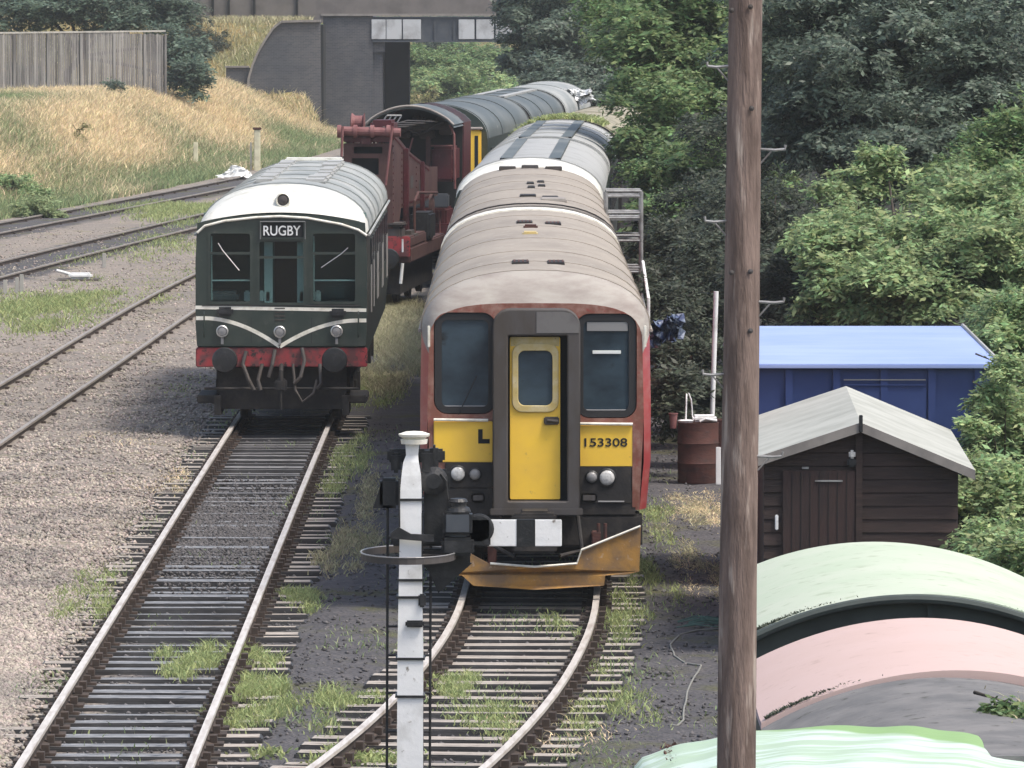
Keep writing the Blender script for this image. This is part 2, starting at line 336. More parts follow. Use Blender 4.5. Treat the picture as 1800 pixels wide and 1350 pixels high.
# ------------------------------------------------------------------ track alignments (Y, X)
TR = {
 'right': [(52, -2.15), (56, -1.52), (60, -.96), (65, -.43), (69.4, -.10), (74, .13), (80, .25), (90, .28), (123, .32), (141, .62), (160, 1.1), (172, 1.85), (186, 3.0), (215, 5.2)],
 'left': [(52, -3.58), (124, -3.6), (146, -3.45), (162, -2.7), (172, -1.95), (190, -.68), (204, .27), (219.5, 1.2), (330, 6)],
 'A': [(70, -9.2), (119, -8.1), (158, -7.15), (200, -5.2), (250, -2.0), (330, 3)],
 'C': [(130, -15.6), (175, -11.9), (203, -9.3), (240, -5.8), (330, 1.0)],
 'B': [(150, -19.5), (202, -14.2), (236, -10.6), (280, -6.5), (330, -2.6)],
}
TOE = [(40, -26), (150, -22.0), (202, -16.4), (236, -12.9), (280, -9.2), (310, -7.6), (330, -7.2)]
def hgt(x, y):
    toe = np.interp(y, [t[0] for t in TOE], [t[1] for t in TOE]); d = toe-x
    s = np.clip(d/6.5, 0, 1); z = 2.75*(s*s*(3-2*s)*.55+s*.45)
    # road embankment behind the left fence and each side of the bridge
    e = np.clip((y-314)/11, 0, 1)*np.clip((-8.6-x)/1.0, 0, 1); z = np.maximum(z, e*5.45)
    e2 = np.clip((y-320)/8, 0, 1)*np.clip((x-9)/2, 0, 1); z = np.maximum(z, e2*5.9)
    z = np.where((y > 336)*(x < 60), np.minimum(z, 6*np.clip((352-y)/16, 0, 1)+2.75*s), z)
    # bank under the trees on the right
    r = np.clip((x-np.interp(y, [60, 90, 120, 180, 240, 300], [6.6, 5.0, 3.6, 5.2, 8.5, 12]))/5, 0, 1); z = np.maximum(z, 3.0*r*r*(3-2*r))
    z = z + np.clip((y-370)/120, 0, 1)*np.clip(1-(y-900)/600, 0, 1)*4.5*(.6+.4*np.sin(x*.05+1)) * (1-np.clip(s, 0, 1)*.3)
    flatl = np.clip((np.interp(y, [50, 124, 200], [-5.0, -5.0, -2.0])-x)/.6, 0, 1)
    return z - .17 + .06*flatl*np.clip(1-z*2, 0, 1)
def gpt(px, py):
    vx, vy, vz = ray(px, py)
    for Y in np.arange(150, 420, .5):
        t = Y/vy; X = vx*t
        if CZ+vz*t <= float(hgt(np.array(X), np.array(Y))): return X, float(Y)
    return gp(px, py)
# ------------------------------------------------------------------ ground sheet
def ground():
    xs = np.concatenate([[-900, -400, -200, -100, -60, -45], np.arange(-36, -12, .6), np.arange(-12, 8, .22), np.arange(8, 30, 1.0), [35, 45, 70, 120, 250, 500, 900]])
    ys = np.concatenate([[-60, 0, 25, 38], np.arange(46, 130, .35), np.arange(130, 230, .8), np.arange(230, 360, 1.6), np.arange(360, 560, 8), [600, 700, 900, 1300, 2000, 3500]])
    X, Y = np.meshgrid(xs, ys); Z = hgt(X, Y)
    near = (Y > 46)*(Y < 340)
    for key in ('left', 'right'):
        dd = np.abs(X-smooth_path(TR[key], ys)[:, None]); Z = Z-.045*np.clip((1.45-dd)/.2, 0, 1)*(Y < 125)
    n = rng.normal(0, 1, X.shape); n = (n+np.roll(n, 1, 0)+np.roll(n, 1, 1)+np.roll(n, -1, 0))/4
    Z = Z+n*.016*near*(Z < .2)+n*.06*(Z > .2)*near
    # shallow cess each side of the ballast shoulders
    def dist(k): return np.abs(X-smooth_path(TR[k], ys)[:, None])
    dl, dr, da, dc, db = (dist(k) for k in ('left', 'right', 'A', 'C', 'B'))
    V = np.stack([X.ravel(), Y.ravel(), Z.ravel()], 1); nx = len(xs)
    i = np.arange((len(ys)-1)*(nx-1)); r, c = i//(nx-1), i % (nx-1); a = r*nx+c
    F = np.stack([a, a+1, a+nx+1, a+nx], 1)
    mt = bpy.data.materials.new('ground_surface'); mt.use_nodes = True
    o = npmesh('ground', V, F, mt); tag(o, 'ground of pinkish ballast, black cinders and dry grass bank', kind='structure')
    o.data.polygons.foreach_set('use_smooth', [True]*len(F))
    left = X < (smooth_path(TR['left'], ys)[:, None]-1.25)
    dark = np.clip(1-np.abs(X-(smooth_path(TR['left'], ys)[:, None]))/1.0, 0, 1)*.9            # oily four foot of the left track
    cind = np.where(~left & (X > smooth_path(TR['left'], ys)[:, None]+.8), 1., 0.)
    cind = np.maximum(cind, np.clip(1.6-np.minimum(dc, db)/1.1, 0, 1)*1.15)
    grassz = np.clip((Z+.02)*3, 0, 1)
    green = np.clip((130-Y)/-40, 0, 1)*0
    for nm, arr in (('cinder', np.maximum(dark, cind)), ('bank', grassz)):
        at = o.data.attributes.new(nm, 'FLOAT', 'POINT'); at.data.foreach_set('value', np.clip(arr, 0, 1).astype(np.float32).ravel())
    t = mt.node_tree; L = t.links.new; N = t.nodes.new; b = t.nodes['Principled BSDF']; b.inputs['Roughness'].default_value = .92
    tc = N('ShaderNodeTexCoord')
    def noise(s, d=6, rr=.65, st=None):
        n = N('ShaderNodeTexNoise'); n.inputs['Scale'].default_value = s; n.inputs['Detail'].default_value = d; n.inputs['Roughness'].default_value = rr
        L(tc.outputs['Object'], n.inputs[0]); return n.outputs[0]
    def rp(src, a, z, lo=0, hi=1):
        r = N('ShaderNodeMapRange'); r.inputs[1].default_value = a; r.inputs[2].default_value = z; r.inputs[3].default_value = lo; r.inputs[4].default_value = hi; L(src, r.inputs[0]); return r.outputs[0]
    def mix(f, A, B):
        x = N('ShaderNodeMix'); x.data_type = 'RGBA'; L(f, x.inputs[0])
        for i_, v in ((6, A), (7, B)):
            if hasattr(v, 'links'): L(v, x.inputs[i_])
            else: x.inputs[i_].default_value = (*v, 1)
        return x.outputs[2]
    vo = N('ShaderNodeTexVoronoi'); vo.inputs['Scale'].default_value = 17; L(tc.outputs['Object'], vo.inputs['Vector'])
    bw = N('ShaderNodeRGBToBW'); L(vo.outputs['Color'], bw.inputs[0])
    base = mix(rp(noise(.35), .4, .62), (.33, .285, .24), (.24, .215, .19))
    base = mix(rp(bw.outputs[0], .15, .8), mix(rp(noise(2.0), .4, .6), (.15, .13, .11), (.22, .19, .16)), base)
    base = mix(rp(noise(1.1), .56, .66), base, (.22, .20, .12))
    cin = mix(rp(noise(3.5), .35, .65), (.060, .058, .062), (.095, .09, .092))
    cin = mix(rp(noise(.55), .52, .64), cin, (.085, .085, .04))
    cin = mix(rp(noise(14), .62, .72), cin, (.15, .14, .13))
    a1 = N('ShaderNodeAttribute'); a1.attribute_name = 'cinder'; a2 = N('ShaderNodeAttribute'); a2.attribute_name = 'bank'
    ad = N('ShaderNodeMath'); ad.operation = 'ADD'; L(a1.outputs['Fac'], ad.inputs[0]); L(rp(noise(1.6), .3, .7, -.3, .3), ad.inputs[1])
    bank = mix(rp(noise(.3), .42, .6), (.30, .22, .085), (.14, .15, .055))
    base = mix(rp(ad.outputs[0], .35, .65), base, cin)
    ad2 = N('ShaderNodeMath'); ad2.operation = 'ADD'; L(a2.outputs['Fac'], ad2.inputs[0]); L(rp(noise(.8), .3, .7, -.3, .3), ad2.inputs[1])
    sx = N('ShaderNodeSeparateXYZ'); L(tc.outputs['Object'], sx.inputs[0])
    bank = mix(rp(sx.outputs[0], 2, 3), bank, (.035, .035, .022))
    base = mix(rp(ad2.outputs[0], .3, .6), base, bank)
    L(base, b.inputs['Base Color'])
    bp = N('ShaderNodeBump'); bp.inputs['Distance'].default_value = .05; bp.inputs['Strength'].default_value = .7
    L(vo.outputs['Distance'], bp.inputs['Height']); L(bp.outputs[0], b.inputs['Normal'])
ground()

# ------------------------------------------------------------------ tracks
def rail_profile(): return [(-.07, 0), (.07, 0), (.07, .012), (.012, .03), (.012, .105), (.035, .115), (.035, .15), (-.035, .15), (-.035, .115), (-.012, .105), (-.012, .03), (-.07, .012)]
RAILZ = 0.0
def track(key, y0, y1, label, sleepers=True, zs=-.15, sp=.70, smat='sleeper', step=1.5, sink=0.0):
    t = thing('railway_track', label, 'railway track', (0, 0, 0), 0, 'railway tracks running towards the bridge', 'structure')
    ys = np.arange(y0, y1+.01, step); xs = smooth_path(TR[key], ys)
    tx = np.gradient(xs, ys)
    prof = rail_profile()
    for s in (-1, 1):
        secs = []
        for x, y, g in zip(xs, ys, tx):
            n = math.hypot(1, g); nx, ny = 1/n, -g/n
            secs.append([(x+(s*.7525+a)*nx, y+(s*.7525+a)*ny, RAILZ-.15+b) for a, b in prof])
        mb = MB(); mb.loft(secs, closed=True, cap0=True, cap1=True)
        k = len(prof); mb.mi = [(1 if (i % k) in (5, 6, 7) else 0) for i in range(len(mb.f))]
        mb.build('rail', [M['railrust'], M['railtop' if step < 2 else 'railtopdull']], t)
    if sleepers:
        base = None; n = 0
        for y in np.arange(y0+.4, y1, sp):
            x = float(smooth_path(TR[key], [y])[0]); g = float(np.interp(y, ys, tx))
            v = n % 4
            if n < 4:
                mb = MB(); r = random.Random(v+3); 
                a_, b_ = -1.3+r.uniform(-.05,.05), 1.3+r.uniform(-.05,.05); mb.bbox(a_, b_, -.125, .125, -.13, 0, .014)
                mb.cur = 1; mb.box(-.68, .68, -.105, .105, -.01, .003); mb.cur = 3; mb.box(a_+.03, -.70, -.105, .105, -.01, .003); mb.box(.70, b_-.03, -.105, .105, -.01, .003)  # thin top sheets painted lighter than the sides, as if catching light
                mb.cur = 2
                for s in (-1, 1):
                    mb.box(s*.7525-.17, s*.7525+.17, -.1, .1, .0, .03); 
                    mb.box(s*.7525-.11, s*.7525-.04, -.06, .06, .03, .10); mb.box(s*.7525+.04, s*.7525+.11, -.06, .06, .03, .10)
                o = mb.build('sleeper', [M['sleeperoil'], M['sleeperoiltop' if smat == 'sleeperoil' else 'sleeperedge'], M['railrust'], M['sleeperedge']], t)
                if n == 0: base = []
                base.append(o)
            else:
                o = base[v].copy(); C.objects.link(o); o.parent = t
            o.location = (x, float(y)+random.uniform(-.06, .06), -.155-sink+random.uniform(-.022, .010)); o.rotation_euler = (random.uniform(-.05,.05), random.uniform(-.006,.006), -math.atan(g)+random.uniform(-.012, .012))
            n += 1
    return t
track('left', 54, 112, 'straight track with pale rails leading up to the green railcar', smat='sleeperoil')
track('right', 54, 88, 'curved track of weathered sleepers in front of the yellow ended train')
track('A', 84, 260, 'ballasted track just left of the green railcar, its sleepers nearly buried', sp=1.9, step=3, sink=.012)
track('C', 135, 300, 'middle siding track curving in behind the roof of the green railcar', sp=2.6, step=3, sink=.012)
track('B', 155, 310, 'far left track running along the foot of the dry grass bank', sp=2.6, step=3, sink=.012)

# ------------------------------------------------------------------ scattered stuff
def tri_fan_stones(name, P, S, m, label, cat=None):
    """low stones: squashed irregular octahedra"""
    n = len(P); d = np.array([[1,0,0],[0,1,0],[-1,0,0],[0,-1,0],[0,0,1],[0,0,-1]], float)
    V = d[None]*(S[:, None, None]*rng.uniform(.6, 1.3, (n, 6, 1)))*np.array([1, 1, .7]); V += rng.normal(0, .12, V.shape)*S[:, None, None]
    a = rng.uniform(0, 6.3, n); ca, sa = np.cos(a)[:, None], np.sin(a)[:, None]
    V = np.stack([V[..., 0]*ca-V[..., 1]*sa, V[..., 0]*sa+V[..., 1]*ca, V[..., 2]], -1)+P[:, None]
    f = np.array([[0,1,4],[1,2,4],[2,3,4],[3,0,4],[1,0,5],[2,1,5],[3,2,5],[0,3,5]])
    F = (f[None]+np.arange(n)[:, None, None]*6).reshape(-1, 3)
    o = npmesh(name, V.reshape(-1, 3), F, m); tag(o, label, cat, kind='stuff'); return o
def scatter(n, y0, y1, xf0, xf1, power=2.2):
    """more samples close by; xf0/xf1 functions of y"""
    u = rng.uniform(0, 1, n); k = 1-power; y = (y0**k+(y1**k-y0**k)*u)**(1/k)
    a, b = xf0(y), xf1(y); x = a+(b-a)*rng.uniform(0, 1, n); return x, y
Lx = lambda y: smooth_path(TR['left'], y); Ax = lambda y: smooth_path(TR['A'], y)
Rx = lambda y: smooth_path(TR['right'], y)
x, y = scatter(52000, 58, 200, lambda y: np.maximum(-.0765*y, -24), lambda y: Lx(y)-1.28+rng.normal(0, .16, len(y)))
k = np.abs(x-Ax(y)); keep = (np.abs(k-.7525) > .12)
x, y = x[keep], y[keep]
tri_fan_stones('ballast', np.stack([x, y, hgt(x, y)+rng.uniform(-.01, .012, len(x))], 1), rng.uniform(.018, .042, len(x)), M['stones'], 'pinkish grey ballast stones spread left of the green railcar track')
x, y = scatter(16000, 58, 110, lambda y: Lx(y)-1.3, lambda y: np.full_like(y, 2.6))
xe = -3.6+rng.uniform(-.66, .66, 9000); ye = 88+rng.normal(0, 3.5, 9000); x = np.concatenate([x, xe]); y = np.concatenate([y, ye])
k1 = np.abs(np.abs(x-Lx(y))-.7525) > .12; k2 = np.abs(np.abs(x-Rx(y))-.7525) > .12; x, y = x[k1&k2], y[k1&k2]
tri_fan_stones('cinders', np.stack([x, y, np.where((np.abs(x+3.6) < .7) & (y > 78) & (y < 98), -.165, np.where((np.abs(x-Lx(y)) < 1.4) | (np.abs(x-Rx(y)) < 1.4), GZ-.035, GZ))+rng.uniform(-.008, .008, len(x))], 1), rng.uniform(.012, .035, len(x)), M['darkstones'], 'dark cinders and grit strewn between and inside the two front tracks')

def blades(name, P, H, m, label, wid=.012, lean=.35, cat='grass', kind='stuff', nper=1, parent=None):
    n = len(P); a = rng.uniform(0, 6.28, n); w = wid*rng.uniform(.6, 1.4, n)
    dx, dy = np.cos(a)*w, np.sin(a)*w; lx, ly = rng.normal(0, lean, n)*H, rng.normal(0, lean, n)*H
    b0 = P+np.stack([-dx, -dy, 0*w], 1); b1 = P+np.stack([dx, dy, 0*w], 1)
    m0 = P+np.stack([lx*.35-dx*.7, ly*.35-dy*.7, H*.6], 1); m1 = P+np.stack([lx*.35+dx*.7, ly*.35+dy*.7, H*.6], 1)
    t0 = P+np.stack([lx-dx*.12, ly-dy*.12, H*rng.uniform(.85, 1.05, n)], 1); t1 = t0+np.stack([dx*.25, dy*.25, 0*w], 1)
    V = np.stack([b0, b1, m1, m0, t1, t0], 1).reshape(-1, 3); i = np.arange(n)*6
    F = np.concatenate([np.stack([i, i+1, i+2, i+3], 1), np.stack([i+3, i+2, i+4, i+5], 1)])
    o = npmesh(name, V, F, m, parent)
    if not parent: tag(o, label, cat, kind=kind)
    return o
# dry grass bank on the left
n = 300000
y = rng.uniform(168, 318, n); toe = np.interp(y, [t[0] for t in TOE], [t[1] for t in TOE])
x = toe-rng.uniform(-.6, 11, n)**1.0; vis = (x > -.0765*y-1); x, y = x[vis], y[vis]; z = hgt(x, y)
f = .8*np.sin(x*.9+y*.11)+.8*np.sin(x*.35-y*.23+2)+rng.normal(0, .8, len(x)) + np.interp(z, [-.1, .4, 1.0, 2.2, 2.7], [-2.0, -.6, 1.1, 1.3, .6]) - 1.6*np.clip((-15.5-x)/3, 0, 1)
st = f > .0; dl = (~st) & (f > -1.0); gr = ~(st | dl)
P = np.stack([x, y, z], 1)
blades('dry_grass', P[st], rng.uniform(.15, .45, st.sum()), M['straw'], 'golden dry grass covering the bank below the grey fence', .016, .55)
blades('dull_grass', P[dl], rng.uniform(.15, .4, dl.sum()), M['strawdull'], 'dull olive grass mixed through the bank', .016, .5)
blades('green_grass', P[gr], rng.uniform(.12, .35, gr.sum()), M['grass'], 'green grass along the foot of the bank', .016, .5)
# rough grass on the road embankment by the bridge
n = 22000; y = rng.uniform(312, 330, n); x = rng.uniform(-24, -7.4, n); z = hgt(x, y)
blades('embankment_grass', np.stack([x, y, z], 1), rng.uniform(.15, .4, n), M['strawdull'], 'dry ochre grass on the slope above the bridge wing wall', .022, .5)
def patch(cx, cy, rx, ry, n, H, m, name, label, wid=.012, lean=.35):
    x = cx+rng.normal(0, .5, n)*rx; y = cy+rng.normal(0, .5, n)*ry
    return x, y
def patches(name, lst, m, label, wid, lean=.4):
    PP = []; HH = []
    for (px, py, rx, ry, n, H) in lst:
        n = int(n*2.6); cx, cy = gp(px, py); rx *= 1.25; ry *= 1.4
        k = rng.integers(0, 9, n); ox, oy = rng.normal(0, .42, 9)*rx, rng.normal(0, .42, 9)*ry
        x = cx+ox[k]+rng.normal(0, .16, n)*rx; y = cy+oy[k]+rng.normal(0, .16, n)*ry
        PP.append(np.stack([x, y, hgt(x, y)-.01], 1)); HH.append(H*.62*rng.uniform(.3, 1.1, n))
    blades(name, np.concatenate(PP), np.concatenate(HH), m, label, wid*.8, lean+.25)
patches('trackside_grass', [(455,1150,.34,1.5,1200,.16),(440,1215,.32,1.0,1200,.18),(430,1265,.3,.8,500,.14),(530,1055,.3,1.2,800,.13),(790,1205,.24,.9,700,.14),
   (640,1225,.35,.8,400,.1),(320,1175,.28,1.6,700,.16),(150,1050,.4,3,700,.14),(880,1260,.5,2.0,700,.1),(590,860,.4,4,500,.13),(620,800,.4,4,600,.14),(640,700,.5,4,700,.16),
   (1060,1100,.4,3,600,.14),(560,1240,.4,2.0,500,.14), (1090,1230,.5,2.5,500,.12),(1130,1010,.25,3,500,.13),(1150,900,.2,4,400,.12)], M['grassy'],
   'bright green weeds growing between and beside the two front tracks', .009)
x, y = scatter(26000, 58, 110, lambda y: Lx(y)-1.4, lambda y: np.full_like(y, 2.4))
kk = np.sin(x*3.1+y*.6)+np.sin(x*1.3-y*.9)+rng.normal(0, .5, len(x)) > .9; kk &= ~((np.abs(x-Lx(y)) < .75) & (rng.uniform(0, 1, len(x)) < .85)); x, y = x[kk], y[kk]
blades('sparse_weeds', np.stack([x, y, np.full(len(x), -.17)], 1), rng.uniform(.02, .07, len(x)), M['grass'], 'thin scattering of small weeds over the sleeper ends and cinders', .007, .7)
patches('siding_weeds', [(50,560,1.4,7,1500,.24),(30,540,1.2,6,700,.25),(160,545,1.2,6,600,.14),(300,430,1.6,10,700,.2),(280,378,2,9,1500,.25),(330,372,2,10,1500,.25),(230,520,2,14,400,.12),(100,515,1.2,5,400,.15),(470,700,1.0,8,400,.1),(620,1330,.5,1,500,.1)],
   M['grassy'], 'yellow green weeds growing between the left hand sidings', .018)
patches('rail_side_grass', [(690,590,.7,7,4500,.35),(700,560,.6,7,3000,.4),(720,620,.5,6,2200,.3),(680,640,.5,6,1800,.25),(650,880,.3,6,900,.12),(610,960,.3,3,700,.14)], M['strawdull'],
   'pale rough grass between the green railcar and the yellow ended train', .010)
patches('brown_stalks', [(1215,890,.5,3.0,1200,.07),(1240,1010,.3,3,600,.08)], M['strawdull'], 'dull brown dead stalks lying near the rusty drum', .008, .9)
patches('dead_stalks', [(300,850,.5,3,160,.1),(1215,880,.5,3.0,500,.07),(1240,1000,.3,3,200,.08),(250,770,.7,3,120,.1),(1235,905,.3,2,500,.07),(960,1290,.7,2,250,.08),(500,620,2,9,0+10,.1)], M['straw'],
   'dead yellow stalks lying beside the tracks', .008, .9)

# ------------------------------------------------------------------ foliage
def rand_dir(n):
    v = rng.normal(0, 1, (n, 3)); return v/np.linalg.norm(v, axis=1)[:, None]
def leaf_mesh(name, lobes, m, parent, L=.14, per=20, spread=.30, droop=.35, inner=.22, dens=1.25, lsc=.72):
    L = L*lsc
    """lobes: (x, y, z, rx, ry, rz, sprays); sprays of small leaves spread through each lobe's volume"""
    Ps = []; Ds = []
    for (x, y, z, rx, ry, rz, ns) in lobes:
        R3 = np.array([rx, ry, rz]); ns = int(ns*dens); nc = max(3, ns//26)
        cd = rand_dir(nc); cd[:, 1] -= .25; cc = cd*rng.uniform(.45, 1.0, (nc, 1)); cr = rng.uniform(.20, .36, nc)
        k = rng.integers(0, nc, ns); d = rand_dir(ns); d[:, 2] = np.abs(d[:, 2])*.9-.25
        inn = rng.uniform(0, 1, ns) < inner
        c = np.where(inn[:, None], rand_dir(ns)*rng.uniform(.1, .75, (ns, 1)), cc[k]+d*cr[k][:, None]*rng.uniform(.5, 1.1, (ns, 1)))
        Ps.append(np.array([x, y, z])+c*R3); dd = (d*.8+cc[k]*.5)*np.array([1, 1, .6]); dd[:, 2] -= droop; Ds.append(dd/(np.linalg.norm(dd, axis=1)[:, None]+1e-6))
    P = np.concatenate(Ps); D = np.concatenate(Ds); n = len(P)
    side = np.cross(D, [0, 0, 1.0]); side /= np.linalg.norm(side, axis=1)[:, None]+1e-6
    t = rng.uniform(0, 1, (n, per)); sg = rng.choice([-1, 1], (n, per))
    base = P[:, None]+D[:, None]*(t*spread)[..., None]+rng.normal(0, spread*.13, (n, per, 3))
    dirv = D[:, None]*.6+side[:, None]*sg[..., None]*.9+rng.normal(0, .35, (n, per, 3)); dirv[..., 2] -= .15
    dirv /= np.linalg.norm(dirv, axis=2)[..., None]
    nrm = rng.normal(0, .45, (n, per, 3))+np.array([0, -.25, 1.0])+D[:, None]*.5; w = np.cross(dirv, nrm); w /= np.linalg.norm(w, axis=2)[..., None]+1e-6
    ln = (L*rng.uniform(.5, 1.3, (n, per))*rng.uniform(.6, 1.45, (n, 1)))[..., None]; up = np.cross(w, dirv)
    a = base; b = base+dirv*ln*.45+w*ln*.20-up*ln*.06; c = base+dirv*ln; d2 = base+dirv*ln*.45-w*ln*.20-up*ln*.06
    V = np.stack([a, b, c, d2], 2).reshape(-1, 3); F = np.arange(len(V)).reshape(-1, 4)
    return npmesh(name, V, F, m, parent)
def tree(name, label, cat, base, lobes, m, L=.14, group=None, trunk_r=.16, **kw):
    """base (x, y, z); lobes in world coordinates"""
    t = thing(name, label, cat, base, 0, group); bx, by, bz = base
    loc = [(x-bx, y-by, z-bz, *r) for (x, y, z, *r) in lobes]
    leaf_mesh('crown', loc, m, t, L, **kw)
    mb = MB(); top = max(l[2] for l in loc)*.75; cx = sum(l[0] for l in loc)/len(loc); cy = sum(l[1] for l in loc)/len(loc)
    fork = Vector((cx*.3, cy*.3, top*.35))
    mb.tube([(0, 0, -.3), (0.02, 0, top*.15), fork], [trunk_r*1.3, trunk_r, trunk_r*.8], 8)
    for (x, y, z, *r) in loc:
        e = Vector((x, y, z)); mid = fork.lerp(e, .5)+Vector((random.uniform(-.15, .15), 0, .15*abs(z)))
        mb.tube([fork, mid, e, e+Vector((random.uniform(-.3,.3), random.uniform(-.3,.3), r[2]*.6))], [trunk_r*.6, trunk_r*.4, trunk_r*.22, .012], 6)
    mb.build('trunk', M['bark'], t, smooth=True)
    return t
def PL(px, py, Y, rx, rz, ns, ry=None):       # a lobe surveyed from the photo: centre pixel, distance, radii in metres
    x, z = fp(px, py, Y); return (x, Y, z, rx, ry or rx, rz, ns)
G = 'trees and shrubs on the bank right of the trains'
def gz(x, y): return float(hgt(np.array(x), np.array(y)))
tree('leafy_tree', 'tall mid green leafy tree immediately left of the wooden pole, overhanging the coach roofs', 'tree', (4.2, 152, gz(4.2, 152)),
 [PL(1180,60,150,1.7,1.5,900), PL(1150,90,152,.9,1.0,420), PL(1240,170,148,1.5,1.5,800), PL(1155,230,146,.85,1.0,420), PL(1320,60,152,1.8,1.6,700), PL(1200,310,142,1.0,1.0,520), PL(1290,300,146,1.2,1.3,520), PL(1120,0,154,1.3,1.0,350), PL(1170,380,138,.65,.6,240), PL(1250,20,150,1.4,1.3,500)],
 M['leaf_mid'], L=.19, group=G, spread=.42)
tree('dark_tree', 'dark crowned tree hanging over the far coach roofs in front of the bridge', 'tree', (5.2, 238, gz(5.2, 238)),
 [PL(960,20,236,1.7,1.6,600), PL(1030,60,238,1.6,1.6,560), PL(1000,120,236,1.5,1.0,460), PL(910,10,238,.9,1.0,240), PL(1080,110,240,1.4,1.4,380), PL(940,85,236,1.0,.9,260), PL(1000,145,224,1.1,.55,330), PL(1055,160,222,1.1,.6,330), PL(1110,170,224,1.0,.8,300), PL(965,130,226,.6,.5,160), PL(1060,-40,240,2.5,1.6,500)],
 M['leaf_dark'], L=.24, group=G, spread=.5)
tree('broad_dark_tree', 'broad dark blue green tree filling the top right corner behind the pole', 'tree', (8.5, 126, gz(8.5, 126)),
 [PL(1420,60,124,1.4,1.6,760), PL(1540,130,122,1.5,1.5,840), PL(1660,60,124,1.6,1.6,860), PL(1760,170,122,1.5,1.6,800), PL(1460,210,122,1.1,1.1,560), PL(1600,260,120,1.3,1.0,620), PL(1740,290,120,1.1,.9,480), PL(1560,0,126,1.8,1.4,600), PL(1720,0,126,1.6,1.2,500), PL(1380,140,126,1.0,1.4,400)],
 M['leaf_dark'], L=.17, group=G, spread=.36)
tree('light_shrub', 'pale green sunlit shrub above the blue shed roof', 'shrub', (5.9, 104, gz(5.9, 104)),
 [PL(1520,430,103,.9,.55,600), PL(1630,450,102,1.0,.65,700), PL(1740,470,101,.95,.75,700), PL(1580,510,101,1.0,.42,600), PL(1480,500,102,.7,.5,380), PL(1700,380,104,.9,.6,460), PL(1790,400,103,.8,.8,420), PL(1440,400,105,.5,.35,180), PL(1500,340,106,.45,.4,150), PL(1560,300,106,.25,.45,80)],
 M['leaf_light'], L=.155, group=G, spread=.34, trunk_r=.06)
tree('mid_green_shrub', 'bluish green shrub half hidden between the dark tree and the pale shrub at right edge', 'shrub', (8.0, 110, gz(8.0, 110)),
 [PL(1740,310,110,.9,.6,450), PL(1790,260,110,.7,.7,320), PL(1690,340,109,.7,.5,300), PL(1780,350,108,.7,.5,300)], M['leaf_mid'], L=.15, group=G, spread=.33, trunk_r=.06)
tree('corner_shrub', 'pale leafy bush right of the blue shed, hanging beside the brown shed', 'shrub', (6.1, 81, gz(6.1, 81)),
 [PL(1775,620,82,.45,.8,420), PL(1780,760,79,.45,.6,420), PL(1740,860,76,.42,.5,400), PL(1790,900,74,.5,.5,420), PL(1745,950,70,.4,.28,260), PL(1790,560,84,.5,.5,300), PL(1700,880,75,.25,.25,120), PL(1800,1000,66,.3,.25,120)],
 M['leaf_light'], L=.12, group=G, spread=.27, trunk_r=.05)
tree('leafy_sprig', 'small spray of pale leaves across the right wall of the blue shed', 'shrub', (5.75, 78.6, 0),
 [PL(1740,690,78.2,.16,.22,60), PL(1760,640,78.2,.2,.2,60), PL(1725,750,77.8,.14,.16,40)], M['leaf_light'], L=.1, group=G, spread=.2, trunk_r=.02)
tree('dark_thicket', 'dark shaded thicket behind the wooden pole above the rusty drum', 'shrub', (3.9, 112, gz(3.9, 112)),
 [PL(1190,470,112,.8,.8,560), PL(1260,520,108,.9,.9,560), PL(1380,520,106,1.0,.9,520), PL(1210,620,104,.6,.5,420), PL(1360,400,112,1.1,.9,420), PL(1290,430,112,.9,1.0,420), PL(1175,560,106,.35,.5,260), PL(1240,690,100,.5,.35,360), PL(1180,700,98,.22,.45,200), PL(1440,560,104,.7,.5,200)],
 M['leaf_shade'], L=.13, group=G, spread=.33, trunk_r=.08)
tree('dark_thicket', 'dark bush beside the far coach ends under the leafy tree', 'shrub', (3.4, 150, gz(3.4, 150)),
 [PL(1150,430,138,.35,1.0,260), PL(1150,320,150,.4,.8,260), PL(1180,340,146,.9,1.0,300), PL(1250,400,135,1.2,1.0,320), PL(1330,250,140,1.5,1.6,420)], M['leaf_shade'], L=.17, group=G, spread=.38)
tree('hanging_shrub', 'small plant leaning over the grey roof at the lower right corner', 'shrub', (3.55, 41.5, 0),
 [PL(1775,1235,41,.12,.07,60), PL(1790,1290,41,.12,.1,60)], M['leaf_mid'], L=.07, group=G, spread=.14, trunk_r=.015)
# left side
tree('dark_tree', 'dark green conifer-like tree behind the grey fence at top left', 'tree', (-19, 292, 2.8),
 [PL(40,15,290,2.2,1.0,500), PL(150,10,290,2.2,1.1,560), PL(250,20,290,1.8,1.1,500), PL(310,90,286,1.0,1.4,360), PL(330,140,284,.7,.7,220), PL(90,-40,292,3,1.2,500), PL(230,-40,292,2.5,1.3,450)], M['leaf_blue'], L=.26, spread=.6, droop=.1)
def bush(px, py, Y, r, rz, ns, m, label, L=.15, name='bush', group='bushes on the grass bank'):
    x, Y = gpt(px, py+rz*25); z = gz(x, Y)+rz*.55; tree(name, label, 'bush', (x, Y, gz(x, Y)), [(x, Y, z, r, r, rz, ns), (x+r*.6, Y, z-rz*.3, r*.6, r*.6, rz*.6, ns//3)], m, L=L, group=group, spread=.3, trunk_r=.03)
bush(40,130,268,1.0,.7,260,M['leaf_blue'],'grey green bush against the left end of the grey fence')
bush(190,160,270,.7,.35,160,M['leaf_blue'],'low green bush growing at the foot of the grey fence')
bush(330,160,276,.8,.6,160,M['leaf_mid'],'bush at the right hand end of the grey fence')
bush(20,330,212,.8,.55,260,M['leaf_light'],'tall light green weeds at the left edge of the bank')
bush(70,370,208,.8,.5,200,M['grass'],'green weeds beside the far left track')
